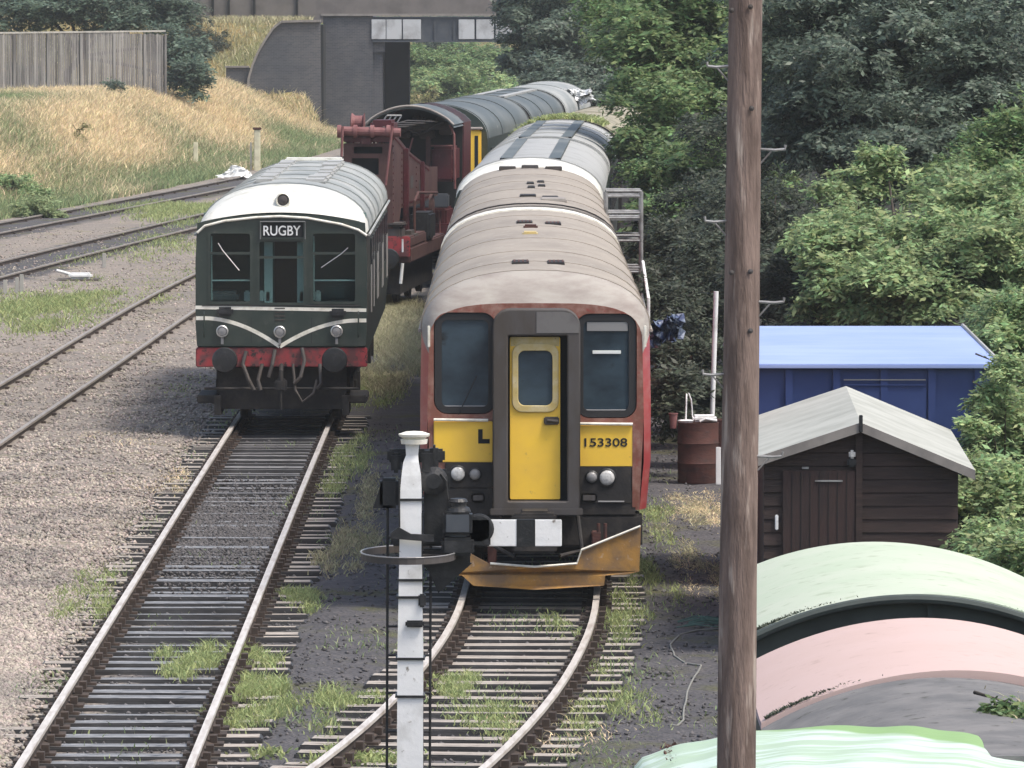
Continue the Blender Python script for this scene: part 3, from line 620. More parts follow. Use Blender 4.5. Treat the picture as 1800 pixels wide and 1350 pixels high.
bush(350,50,300,1.3,1.5,330,M['leaf_shade'],'dark shaded bush left of the curved wing wall')
bush(140,240,240,.12,.6,24,M['leaf_ochre'],'brown dock stalk standing in the dry grass')
# beyond the bridge
k = 0
for (px, py, Y, r, rz, ns, mm, lab) in [(760,120,372,2.2,1.1,420,'leaf_mid','green tree seen just inside the bridge opening'), (830,150,368,2.4,1.0,420,'leaf_light','pale green bank bush seen under the bridge'),
    (750,190,362,1.6,1.0,260,'leaf_ochre','olive bush under the bridge beside the abutment'), (860,110,378,2.2,1.0,380,'leaf_mid','green bush under the white girder panels'), (800,95,385,3,1.2,420,'leaf_dark','dark tree under the middle of the bridge girder'),
    (900,180,360,1.8,1.1,260,'leaf_mid','green bush right of the far coaches beyond the bridge'), (960,150,372,3,1.6,320,'leaf_dark','dark bush behind the overhanging tree')]:
    x, z = fp(px, py, Y); tree('bush', lab, 'bush', (x, Y, gz(x, Y)), [(x, Y, z, r, r, rz, ns), (x-r*.7, Y+2, z+.2, r*.7, r, rz*.8, ns//2), (x+.5*r, Y-2, z-rz*.8, r*.9, r, rz, ns//2)], M[mm], L=.3, spread=.6, group='bushes beyond the bridge', trunk_r=.06)
def wood(name, label, x0, x1, y0, y1, h, n, mm):
    x = rng.uniform(x0, x1, n); y = rng.uniform(y0, y1, n); z = hgt(x, y)
    lob = [(x[i], y[i], z[i]+h*rng.uniform(.3, .7), 2.6, 2.6, h*.45, 90) for i in range(n)]
    o = leaf_mesh(name, lob, M[mm], None, L=.36, per=12, spread=.8); tag(o, label, 'woodland', kind='stuff')
wood('far_woodland', 'mass of distant green trees beyond the bridge', -60, 70, 420, 520, 9, 170, 'leaf_mid')
wood('bank_woodland', 'mass of dark trees behind the trees on the right bank', 11, 26, 150, 240, 8, 60, 'leaf_dark')

# ------------------------------------------------------------------ bridge, walls, fence
def bridge():
    Y = 322.0
    t = thing('road_bridge', 'blue grey brick road bridge with dark girder and white painted panels', 'bridge', (0, Y, 0))
    def q(px, py, Yy=Y): x, z = fp(px, py, Yy); return x, z
    xl, _ = q(568, 0); xo, _ = q(655, 0); xi, _ = q(672, 0); zt = q(0, 70)[1]; zs = q(0, 28)[1]
    mb = MB(); mb.box(xl, xo, 0, 9, -1, zs); mb.box(xo, xi, .25, 9, -1, q(0, 74)[1]); mb.box(xo, xi+.12, .1, .25, q(0,92)[1]-0, q(0, 74)[1])
    mb.build('abutment', M['brick'], t)
    MB().box(xi, q(716,0)[0], 5.5, 9, -1, q(0,74)[1]-.01).build('abutment_return', M['dark'], t)  # near-black colour paints the shade on the inner face under the deck
    mb = MB(); mb.box(9.5, 16, 0, 9, -1, zs); mb.build('abutment', M['brick'], t)
    zg0, zg1 = q(0, 72)[1], q(0, 30)[1]
    mb = MB(); mb.box(xo, 9.5, .0, .35, zg0, zg1); mb.box(xo, 9.5, -.12, .45, zg0-.05, zg0+.02); mb.box(xo, 9.5, 8.6, 8.95, zg0, zg1); mb.box(xo, 9.5, .36, 8.6, zg0+.35, zg1-.02)
    for i in range(16): mb.box(xo+.2+i*.9, xo+.28+i*.9, -.06, 0, zg0+.02, zg1)
    mb.build('girder', M['steelblue'], t)
    for a, b in ((653, 678), (679, 706), (708, 740), (806, 834), (837, 868), (871, 900), (903, 935)):
        mb = MB(); mb.bbox(q(a, 0)[0], q(b, 0)[0], -.11, -.065, q(0, 69)[1], q(0, 34)[1], .015); mb.build('painted_panel', M['girderwhite'], t)
    mb = MB(); mb.box(xl-.1, 16, -.15, .4, zs, q(0, 26)[1]+.05); mb.build('ledge', M['stone'], t)
    mb = MB(); mb.box(xl, 16, -.05, .4, q(0, 26)[1]+.05, 7.9); mb.box(xl-.35, xl, -.1, .5, q(0, 40)[1], 8.0); mb.build('parapet', M['parapet'], t)
    mb = MB(); mb.box(xl-.1, 16, -.1, .5, 7.9, 8.05); mb.build('coping', M['stone'], t)
    # curved wing wall
    pts = [(437, 172), (438, 140), (445, 115), (455, 92), (468, 70), (480, 52), (494, 40), (530, 39), (563, 39)]
    top = [q(a, b, 318) for a, b in pts]
    mb = MB(); poly = [(x, z) for x, z in top]+[(top[-1][0]+.05, -1), (top[0][0]-.0, -1)]
    mb.prism_y(poly, -3.6, -3.0); ww = mb.build('wing_wall', M['brick'], t)
    mb = MB()
    for a, b in zip(top[:-1], top[1:]):
        dx, dz = b[0]-a[0], b[1]-a[1]; n = math.hypot(dx, dz); nx, nz = -dz/n, dx/n
        mb.prism_y([(a[0], a[1]), (b[0], b[1]), (b[0]+nx*.1, b[1]+nz*.1), (a[0]+nx*.1, a[1]+nz*.1)], -3.75, -2.9)
    mb.build('wing_wall_coping', M['stone'], t)
    x0, z0 = q(398, 119, 319); x1, _ = q(438, 119, 319)
    mb = MB(); mb.box(x0, x1+.1, -3.35, -2.8, 0, z0); mb.build('low_wing_wall', M['brick'], t)
    mb = MB(); mb.box(x0-.05, x1+.0, -3.45, -2.75, z0, z0+.08); mb.build('wing_wall_coping', M['stone'], t)
    mb = MB(); mb.box(q(561,0,318)[0], q(568,0,318)[0], -3.55, 0, 0, q(0,40,318)[1]-.1); mb.build('drain_pipe_recess', M['dark'], t)
bridge()
def road_wall():
    x0, z0 = fp(300, 12, 332); x1, _ = fp(560, 12, 332)
    t = thing('road_parapet_wall', 'dull brown panel wall with dark posts along the road above the dry slope', 'wall', (x0, 332, 5.2))
    MB().box(0, x1-x0, 0, .2, 0, 3).build('wall_panel', M['parapet'], t)
    for px in (374, 402, 447, 522): 
        xx = fp(px, 0, 332)[0]-x0; MB().box(xx-.06, xx+.06, -.1, 0, .1, 3.1).build('post', M['dark'], t)
road_wall()
def board_fence():
    Y0, Y1 = 276, 283
    xa, _ = fp(-60, 60, Y0); xb, zb = fp(291, 60, Y1)
    t = thing('board_fence', 'weathered grey vertical board fence standing on the grass bank', 'fence', (xa, Y0, 0))
    n = 84; mb = MB(); r = random.Random(5)
    for i in range(n):
        f = i/n; x = (xb-xa)*f; y = (Y1-Y0)*f; w = (xb-xa)/n*.93; zg = gz(xa+x, Y0+y)
        zt = fp(0, 62-6*math.sin(f*3), Y0+y)[1]+r.uniform(-.03, .03)
        mb.bbox(x, x+w, y+r.uniform(0, .03), y+.04+r.uniform(0, .03), zg-.3, zt, .006)
    mb.build('boards', M['fencewood'], t)
    for i in (5, 20, 34, 48, 62, 75, 84):
        f = i/n; x = (xb-xa)*f; y = (Y1-Y0)*f
        MB().bbox(x-.04, x+.05, y-.12, y-.03, 1.5, fp(0, 60, Y0+y)[1]+.02, .01).build('post', M['fencewood'], t)
    mb = MB(); zt = fp(0, 60, Y0)[1]; zt2 = fp(0, 56, Y1)[1]
    mb.add([(0, -.06, zt), (xb-xa, Y1-Y0-.06, zt2), (xb-xa, Y1-Y0-.06, zt2+.07), (0, -.06, zt+.07), (0, .1, zt), (xb-xa, Y1-Y0+.1, zt2), (xb-xa, Y1-Y0+.1, zt2+.07), (0, .1, zt+.07)],
        [(0,1,2,3), (4,5,6,7), (0,1,5,4), (3,2,6,7), (0,3,7,4), (1,2,6,5)]); mb.build('capping_rail', M['concrete'], t)
board_fence()
# posts by the sidings
x, y = gp(452, 300); 
def simple_post(name, label, px, top, bot, Y, r, m, cap=None, group=None):
    x, z1 = fp(px, top, Y); _, z0 = fp(px, bot, Y)
    z0 = min(z0, gz(x, Y)-.1) 
    t = thing(name, label, 'post', (x, Y, z0), 0, group)
    MB().bbox(-r, r, -r, r, 0, z1-z0, r*.2).build('shaft', m, t)
    if cap: MB().bbox(-r*1.35, r*1.35, -r*1.35, r*1.35, z1-z0, z1-z0+.09, .015).build('cap', cap, t)
    return t
simple_post('wooden_post', 'tall cream painted square post with a dark cap behind the green railcar', 452, 228, 330, gpt(452, 300)[1], .12, M['creampost'], M['rustbrown'])
simple_post('marker_post', 'short white marker post at the foot of the dry grass bank', 344, 250, 292, gpt(344, 292)[1], .085, M['creampost'])
simple_post('marker_post', 'thin dark post right beside the tall cream post', 441, 250, 330, gpt(441, 300)[1], .035, M['concrete'])
for i, (px, a, b, lab) in enumerate([(9, 492, 522, 'grey stub post nearest the left edge beside the middle siding'), (38, 482, 520, 'grey stub post third from the left edge beside the middle siding'), (30, 488, 520, 'short pale stub post second from the left edge beside the middle siding'), (183, 445, 475, 'thin stub post beyond the white point lever by the middle siding')]):
    simple_post('stub_post', lab, px, a, b, gp(px, b)[1], .045, M['concrete'], group='stub posts beside the middle siding')
def point_lever():
    x, y = gp(140, 497); t = thing('point_lever', 'white painted ground lever box lying beside the middle siding', 'point lever', (x, y, GZ))
    MB().bbox(-.55, .5, -.5, .5, -.05, .1, .03).build('base', M['sleeper'], t)
    MB().bbox(-.25, .3, -.2, .2, .1, .24, .05).build('cover', M['whitep'], t)
    MB().tube([(-.2, 0, .2), (-.55, -.1, .3)], .035, 8).build('lever', M['whitep'], t)
point_lever()
x, y = gpt(428, 316); t = thing('white_sack', 'small white bundle on the ground behind the green railcar roof', 'sack', (x, y, gz(x, y)))
r_ = np.random.default_rng(3); g = 12; N = r_.normal(0, .09, (g, g))
V = [((i/g-.5)*1.1-.25+N[i, j], (j/g-.5)*.8+N[j, i], .02+.42*math.sin(math.pi*(i+.5)/g)*math.sin(math.pi*(j+.5)/g)*(.6+.8*(i/g))+abs(N[i, j-1])*.7) for i in range(g) for j in range(g)]
mb = MB().add(V, [(i*g+j, i*g+j+1, (i+1)*g+j+1, (i+1)*g+j) for i in range(g-1) for j in range(g-1)])
mb.build('bundle', M['whitep'], t)

# ------------------------------------------------------------------ rail vehicles
def section(hw, z0, ze, zc, n=20, p=2.3, tumble=.05):
    """half body outline from left floor over the roof to the right floor"""
    L = [(-hw+tumble, z0), (-hw, z0+.55), (-hw, z0+(ze-z0)*.6), (-hw+.015, ze)]
    roof = []
    for i in range(1, n):
        a = math.pi*(1-i/n); c, s = math.cos(a), math.sin(a)
        roof.append(((hw-.015)*math.copysign(abs(c)**(2/p), c), ze+(zc-ze)*abs(s)**(2/p)))
    return L, roof
def body_shell(t, L, hw, z0, ze, zc, bm, rm, y0=0.0, p=2.3, ends=True, endm=None, roofname='roof', ry0=None, ry1=None):
    Ls, rf = section(hw, z0, ze, zc, p=p)
    right = [(-a, b) for a, b in reversed(Ls)]
    mb = MB()
    mb.loft([[(a, y, b) for a, b in Ls] for y in (y0, y0+L)]); mb.loft([[(a, y, b) for a, b in right] for y in (y0, y0+L)])
    mb.add([(-hw+.05, y0, z0), (hw-.05, y0, z0), (hw-.05, y0+L, z0), (-hw+.05, y0+L, z0)], [(0, 1, 2, 3)])
    mb.build('body', bm, t, auto=True)
    full = [Ls[-1]]+rf+[right[0]]
    ys = np.linspace(y0 if ry0 is None else ry0, y0+L if ry1 is None else ry1, max(4, int(L/1.2)))
    r = MB().loft([[(a, y, b) for a, b in full] for y in ys]).build(roofname, rm, t, smooth=True)
    if ends:
        poly = Ls+rf+right
        for y, nm in ((y0, 'end_wall'), (y0+L, 'end_wall')):
            if ends == 'rear' and y == y0: continue
            MB().prism_y(poly, y-.015, y+.015).build(nm, endm or bm, t)
    return full
def roof_rib(t, full, y, w=.07, h=.02, m=None, name='roof_rib'):
    o = [(a*1.012, b+h) for a, b in full]
    mb = MB(); mb.loft([[(a, y-w/2, b) for a, b in full], [(a, y-w/2, b) for a, b in o], [(a, y+w/2, b) for a, b in o], [(a, y+w/2, b) for a, b in full]]); return mb.build(name, m or M['roofgrey'], t)
def bogie(t, y, hw=1.0):
    b = bpy.data.objects.new('bogie', None); C.objects.link(b); b.parent = t; b.location = (0, y, 0)
    mb = MB()
    for s in (-1, 1): mb.bbox(s*hw-.07, s*hw+.07, -1.7, 1.7, .42, .72, .02); mb.box(s*hw-.12, s*hw+.12, -1.35, -1.05, .3, .62); mb.box(s*hw-.12, s*hw+.12, 1.05, 1.35, .3, .62)
    mb.box(-hw, hw, -.2, .2, .45, .75); mb.build('bogie_frame', M['black'], b)
    for yy in (-1.2, 1.2):
        mb = MB()
        for s in (-1, 1): mb.lathe([(.42, 0), (.46, .02), (.46, .11), (.49, .115), (.49, .14)][::1], o=(s*.80-(.07 if s > 0 else -.07)*1, yy, .45+.01), axis='x', n=24)
        mb.tube([(-.8, yy, .46), (.8, yy, .46)], .08, 10); mb.build('wheelset', M['black'], b)
def buffer(t, x, y, z, r, length, m=None, headm=None):
    mb = MB(); mb.lathe([(.11, length), (.13, .18), (.09, .16), (.09, .05)], o=(x, y, z), axis='y', n=20)
    b = mb.build('buffer', m or M['black'], t)
    MB().lathe([(r*.5, -.015), (r*.92, -.005), (r, .03), (r*.95, .05), (.1, .07)], o=(x, y, z), axis='y', n=28).build('buffer_head', headm or M['sootblack'], b, smooth=False)
    return b
def side_windows(t, y0, y1, n, x, z0, z1, w, name='side_window', m=None):
    for i in range(n):
        y = y0+(y1-y0)*(i+.5)/n
        for s in (-1, 1):
            mb = MB(); mb.box(s*x-.012, s*x+.012, y-w/2, y+w/2, z0, z1); mb.build(name, m or M['darkglass'], t)

# ---- the yellow ended unit, front car
def yellow_car():
    Y0 = 76.5; X0 = .265
    t = thing('diesel_railcar', 'brown roofed diesel railcar with yellow door front and red sides, nearest on the right track', 'railcar', (X0, Y0, 0), 0, 'cars of the yellow ended train')
    def q(px, py): x, z = fp(px, py, Y0); return x-X0, z
    hw = 1.30; z0 = .98; ze = 3.0; zc = 3.66
    Ls, rf = section(hw, z0, ze, zc, p=2.25); right = [(-a, b) for a, b in reversed(Ls)]
    full = body_shell(t, 22.0, hw, z0, ze, zc, M['red'], M['roofbrown'], y0=.35, p=2.25, ends='rear', endm=M['gangway'])
    # front cap that slopes down to the windscreen head
    def sect_front(k):      # k 0 at the face, 1 at full section
        zc2 = 3.305+(zc-3.305)*math.sin(k*math.pi/2); ze2 = 2.74+(ze-2.74)*k; hw2 = 1.215+(hw-1.215)*math.sin(k*math.pi/2)
        L2, r2 = section(hw2, z0, ze2, zc2, p=2.25+1.35*(1-k)); return L2, r2
    secs = []; ss = []; sr = []
    for k in (0, .2, .45, .75, 1):
        L2, r2 = sect_front(k); y = -.02+.37*k
        secs.append([(a, y, b) for a, b in [L2[-1]]+r2+[(-L2[-1][0], L2[-1][1])]])
        ss.append([(a, y, b) for a, b in L2]); sr.append([(-a, y, b) for a, b in L2])
    MB().loft(secs).build('cab_roof_dome', M['roofdust'], t, smooth=True)
    MB().loft(ss).build('cab_side', M['red'], t, smooth=True); MB().loft(sr).build('cab_side', M['red'], t, smooth=True)
    L2, r2 = sect_front(0); outline = [L2[0], L2[2], L2[3]]+r2+[(-L2[3][0], L2[3][1]), (-L2[2][0], L2[2][1]), (-L2[0][0], L2[0][1])]
    # orange bordered front plate with openings for windows
    wl = rrect(q(762, 0)[0], q(872, 0)[0], q(0, 728)[1], q(0, 549)[1], .16); wr = rrect(q(1012, 0)[0], q(1120, 0)[0], q(0, 735)[1], q(0, 551)[1], .16)
    plate('front_plate', outline, [wl, wr], -.03, .05, M['orange'], t)
    for wn, a, b, c, d in (('windscreen', 762, 872, 728, 549), ('windscreen', 1012, 1120, 735, 551)):
        W = rrect(q(a, 0)[0]+.01, q(b, 0)[0]-.01, q(0, c)[1]+.01, q(0, d)[1]-.01, .15)
        I = rrect(q(a+14, 0)[0], q(b-14, 0)[0], q(0, c-13)[1], q(0, d+13)[1], .07)
        fr = plate(wn+'_surround', W, [I], -.012, .03, M['rubber'], t)
        MB().prism_y(rrect(q(a+13, 0)[0], q(b-13, 0)[0], q(0, c-12)[1], q(0, d+12)[1], .07), .012, .02).build('glass', M['cabglass'], fr)
        MB().tube([(q(a+16, 0)[0], .005, q(0, c-14)[1]), (q(b-16, 0)[0], .005, q(0, c-14)[1])], .008, 6).build('trim', M['lampgrey'], fr)
    # blind roll seen in the right windscreen
    mb = MB(); mb.bbox(q(1032,0)[0], q(1104,0)[0], -.004, .011, q(0,582)[1], q(0,566)[1], .003); mb.build('roller_blind', M['lampgrey'], t)
    mb = MB(); mb.bbox(q(1042,0)[0], q(1092,0)[0], -.004, .011, q(0,622)[1], q(0,616)[1], .003); mb.build('roller_blind', M['cabpale'], t)
    # wiper
    MB().tube([(q(806,728)[0], -.04, q(0,728)[1]), (q(838,660)[0], -.035, q(0,660)[1])], .007, 6).build('wiper', M['sootblack'], t)
    # yellow lower panels
    for a, b, c, d in ((762, 866, 812, 740), (1016, 1114, 820, 746)):
        MB().bbox(q(a,0)[0], q(b,0)[0], -.052, -.03, q(0,c)[1], q(0,d)[1], .008).build('lower_panel', M['yellow'], t)
    for a, b, c in ((762, 858, 737), (1020, 1113, 744)):
        MB().tube([(q(a,0)[0], -.075, q(0,c)[1]), (q(b,0)[0], -.075, q(0,c+1)[1])], .017, 10).build('grab_rail', M['cream'], t)  # cream rod stands in for the lit upper edge of each panel
    # light clusters
    for a, b, c, d, lamps in ((782, 866, 857, 812, ((805, 832, 13), (835, 833, 10))), (1016, 1112, 885, 819, ((1040, 838, 10), (1067, 839, 14)))):
        p = MB().bbox(q(a,0)[0], q(b,0)[0], -.058, -.03, q(0,c)[1], q(0,d)[1], .01).build('light_cluster', M['black'], t)
        for (lx, ly, r) in lamps:
            x, z = q(lx, ly); rr = r/157
            l = MB().lathe([(rr*1.2, 0), (rr*1.2, -.02), (rr, -.03), (rr, -.02)], o=(x, -.055, z), axis='y').build('lamp_bezel', M['sootblack'], p)
            MB().lathe([(rr*.98, 0), (rr*.9, -.015), (rr*.5, -.028), (.005, -.032)], o=(x, -.072, z), axis='y').build('headlight', M['lamp'] if r > 11 else M['lampgrey'], p, smooth=True)
    MB().bbox(q(778,0)[0], q(1118,0)[0], -.05, -.005, q(0, 905)[1], q(0, 857)[1]-.002, .01).build('lower_cowl', M['black'], t)
    for a, b in ((828, 852), (1022, 1050)):
        x0 = q(a,0)[0]; x1 = q(b,0)[0]; z_ = q(0,874)[1]
        MB().bbox(x0, x1, -.09, -.05, z_-.05, z_+.05, .02).build('jumper_socket', M['gangway'], t)
    MB().tube([(q(1052,0)[0], -.07, q(0,881)[1]), (q(1098,0)[0], -.07, q(0,881)[1])], .01, 8).build('hand_rail', M['lampgrey'], t)
    for a in (1116,): MB().bbox(q(a-5,0)[0], q(a+2,0)[0], -.056, -.03, q(0,892)[1], q(0,746)[1], .008).build('corner_strip', M['orange'], t)
    # gangway frame and door
    gx0, gx1 = q(866,0)[0], q(1020,0)[0]; gz0, gz1 = q(0,893)[1], q(0,541)[1]
    dx0, dx1 = q(893,0)[0], q(997,0)[0]; dz0, dz1 = q(0,878)[1], q(0,588)[1]
    g = plate('gangway_frame', rrect(gx0, gx1, gz0, gz1, .2, top_only=True), [rrect(dx0, dx1, dz0, dz1, .015)], -.30, .30, M['gangway'], t, bev=.02)
    MB().prism_y([(q(943,0)[0], q(0,583)[1]), (q(1018,0)[0], q(0,583)[1]), (q(1018,0)[0], q(0,565)[1]), (q(1005,0)[0], q(0,549)[1]), (q(990,0)[0], q(0,546)[1]), (q(943,0)[0], q(0,546)[1])], -.306, -.298).build('repaired_patch', M['gangpatch'], g)  # lighter patch at the upper right of the frame
    MB().bbox(gx0-.03, gx1+.03, -.335, -.30, gz0-.06, gz0+.02, .01).build('gangway_sill', M['gangway'], g)
    oz = 583
    ww = rrect(q(905,0)[0], q(976,0)[0], q(0,717)[1], q(0,609)[1], .09)
    d = plate('gangway_door', rrect(dx0+.02, q(985,0)[0], dz0+.012, dz1-.02, .02), [ww], -.17, .05, M['yellow'], t, bev=.006)
    big = rrect(q(900,0)[0], q(982,0)[0], q(0,723)[1], q(0,602)[1], .12)
    plate('door_window_frame', big, [rrect(q(911,0)[0], q(971,0)[0], q(0,711)[1], q(0,615)[1], .075)], -.195, .04, M['yellowdirty'], d, bev=.01)
    MB().prism_y(ww, -.15, -.14).build('door_window', M['cabglass'], d)
    MB().prism_y([(dx0+.03, q(0,607)[1]), (q(983,0)[0], q(0,607)[1]), (q(983,0)[0], q(0,591)[1]), (dx0+.03, q(0,591)[1])], -.1745, -.171).build('door_head_stain', M['yellowdirty'], d)  # darker yellow strip across the head of the door
    MB().box(dx0-.02, dx1+.02, -.085, -.065, dz0-.02, dz1+.02).build('door_recess', M['dark'], t)  # near-black sheet paints the shade around the recessed door
    hx, hz = q(970, 737); mb = MB(); mb.bbox(hx-.09, hx+.08, -.20, -.165, hz-.05, hz+.04, .012); mb.tube([(hx-.05, -.22, hz), (hx+.07, -.24, hz-.01)], .018, 8); mb.build('door_handle', M['gangway'], d)
    # number and letter
    x, z = q(1065, 777); text('fleet_number', '153308', x, z, -.0555, .095, M['dark'], t, width=.48, bold=.012)
    x, z = q(850, 768); mb = MB(); mb.box(x-.06, x-.01, -.057, -.0525, z-.07, z+.09); mb.box(x-.01, x+.07, -.057, -.0525, z-.07, z-.02); mb.build('painted_letter', M['dark'], t)
    # white marks on the corner pillars
    for a in (753, 1134):
        x = q(a,0)[0]; MB().bbox(x-.012, x+.018, -.055, -.022, q(0,610)[1], q(0,572)[1], .006).build('lamp_bracket', M['cream'], t)
    # underframe, coupling, plough
    u = MB().bbox(-1.18, 1.2, -.04, .5, q(0, 962)[1], q(0, 903)[1], .03).build('buffer_beam', M['black'], t)
    mb = MB(); mb.box(-1.1, 1.1, .5, 22.2, .45, .98); mb.build('underframe', M['black'], t)
    cx = q(937,0)[0]; mb = MB(); mb.bbox(cx-.16, cx+.2, -.75, 0, .62, 1.02, .04); mb.bbox(cx-.24, cx+.26, -.82, -.7, .55, 1.0, .03); mb.tube([(cx-.35, -.2, .95), (cx-.42, -.5, .6), (cx-.2, -.6, .5)], .025, 8); mb.tube([(cx+.5, -.1, .95), (cx+.55, -.35, .55), (cx+.3, -.5, .5)], .025, 8); mb.build('coupler', M['black'], t)
    for a in (865, 1048): x = q(a,0)[0]; MB().bbox(x-.05, x+.05, -.35, -.02, .2, .75, .01).build('plough_bracket', M['rustbrown'], t)
    for a in (1052, 1064): x = q(a,0)[0]; MB().tube([(x, -.3, .45), (x, -.3, .85)], .02, 8).build('plough_stay', M['rustbrown'], t)
    P = [(1127,924),(1124,1006),(1098,1012),(1064,1012),(1062,1030),(940,1036),(832,1030),(812,1012),(760,1010),(756,960),(765,928),(830,975),(862,992),(940,997),(1014,992),(1020,968)]
    Yp = Y0-.55
    poly = []
    for a, b in P: x, zz = fp(a, b, Yp); poly.append((x-X0, zz))
    mb = MB(); n = len(poly); cxm = (q(940,0)[0])
    F = [(x, -.62+.14*abs(x-cxm)-.10*(zz-.3), zz) for x, zz in poly]; B = [(x, y+.03, zz) for x, y, zz in F]
    from mathutils.geometry import tessellate_polygon
    tri = tessellate_polygon([[Vector((a, 0, b)) for a, b in poly]])
    mb.add(F+B, [tuple(q_) for q_ in tri]+[tuple(i+n for i in reversed(q_)) for q_ in tri]+[(i, (i+1) % n, (i+1) % n+n, i+n) for i in range(n)])
    mb.build('snow_plough', M['rust'], t)
    mb = MB(); e = [fp(862,990,Yp), fp(940,995,Yp), fp(1014,990,Yp), fp(1022,966,Yp), fp(1126,925,Yp)]
    mb.tube([(a-X0, -.64+.14*abs(a-X0-cxm)-.1*(b-.3), b) for a, b in e], .014, 6); mb.build('plough_rim', M['cream'], t)
    bogie(t, 3.6); bogie(t, 18.6)
    side_windows(t, 2.5, 20.5, 8, hw, 2.0, 2.75, 1.5)
    # roof fittings
    def roofpt(px, py, z): x, y = gp(px, py, z); return x-X0, y-Y0
    def rz(x): return float(np.interp(x, [a for a, b in full], [b for a, b in full]))
    for (a, b, w_, l_) in ((915,467,.20,1.0),(977,467,.20,1.0),(922,396,.22,.9),(972,397,.22,.9)):
        x, y = roofpt(a, b, 3.62); r = MB().bbox(x-w_/2, x+w_/2, y-l_*.4, y+l_*.4, rz(x)-.02, rz(x)+.02, .01).build('roof_vent', M['black'], t)
        mb = MB(); [mb.box(x-w_/2+.02+k*.05, x-w_/2+.04+k*.05, y-l_*.3, y+l_*.3, rz(x)+.02, rz(x)+.026) for k in range(4)]; mb.build('vent_louvre', M['rustbrown'], r)
    x, y = roofpt(932, 405, 3.62); MB().bbox(x-.09, x+.1, y-.15, y+.15, 3.62, 3.70, .02).build('roof_bracket', M['rustbrown'], t)
    x, y = roofpt(932, 416, 3.62); MB().bbox(x-.1, x+.1, y-.2, y+.2, 3.63, 3.69, .02).build('roof_bracket', M['yellowdirty'], t)
    for yy in (.36, 2.9, 6.1, 10.4, 14.9, 19.2): roof_rib(t, full, yy, .035, .006, M['roofbrown'], 'roof_seam')
    # cream end band and lip
    for i, (ya, yb, mm) in enumerate(((21.3, 22.3, 'cream'),)):
        o = [(a*1.01, b+.018) for a, b in full]; MB().loft([[(a, ya, b) for a, b in full], [(a, ya, b) for a, b in o], [(a, yb, b) for a, b in o], [(a, yb, b) for a, b in full]]).build('roof_end_band', M[mm], t)
    # cantrail gutter
    for s in (-1, 1): MB().tube([(s*(hw+.005), .3, ze-.02), (s*(hw+.005), 22.3, ze-.02)], .02, 6).build('gutter', M['roofdust'], t)
    return t
yellow_car()
def gang_box(t, y0, y1, z1=3.35): MB().bbox(-.55, .55, y0, y1, 1.0, z1, .05).build('corridor_connection', M['rubber'], t)
def second_car():
    X0, Y0 = .28, 99.1
    t = thing('diesel_railcar', 'second brown roofed car coupled behind the yellow ended car, ahead of the white banded roof', 'railcar', (X0, Y0, 0), -R(.1), 'cars of the yellow ended train')
    full = body_shell(t, 22.2, 1.30, .98, 3.0, 3.66, M['red'], M['roofbrown'], y0=.5, p=2.25, endm=M['gangway'])
    gang_box(t, -.0, .5)
    def rz(x): return float(np.interp(x, [a for a, b in full], [b for a, b in full]))
    for (px, py, w_) in ((927,349,.25),(966,351,.25),(930,327,.12),(948,324,.12),(932,334,.12),(950,331,.12)):
        x, y = gp(px, py, 3.62); x -= X0; y -= Y0; MB().bbox(x-w_/2, x+w_/2, y-.35, y+.35, rz(x)-.02, rz(x)+.025, .01).build('roof_vent', M['black'], t)
    x, y = gp(972, 350, 3.66); MB().bbox(x-X0-.2, x-X0+.2, y-Y0-.4, y-Y0+.4, 3.6, 3.68, .02).build('roof_hatch', M['roofdust'], t)
    for yy in (.56, 1.6): roof_rib(t, full, yy, .10, .02, M['black'] if yy > 1 else M['roofdust'], 'roof_seam')
    for yy in (5, 9.4, 13.8, 18): roof_rib(t, full, yy, .035, .006, M['roofbrown'], 'roof_seam')
    for x in (-.4, 0, .42): MB().bbox(x-.15, x+.15, 21.9, 22.5, rz(x)-.02, rz(x)+.05, .01).build('roof_lug', M['gangway'], t)
    for s in (-1, 1): MB().tube([(s*1.31, .5, 2.98), (s*1.31, 22.6, 2.98)], .025, 6).build('gutter', M['cream'], t)
    side_windows(t, 2, 21, 8, 1.30, 2.0, 2.75, 1.5); bogie(t, 4); bogie(t, 19); MB().box(-1.1, 1.1, .6, 22.4, .45, .98).build('underframe', M['black'], t)
second_car()
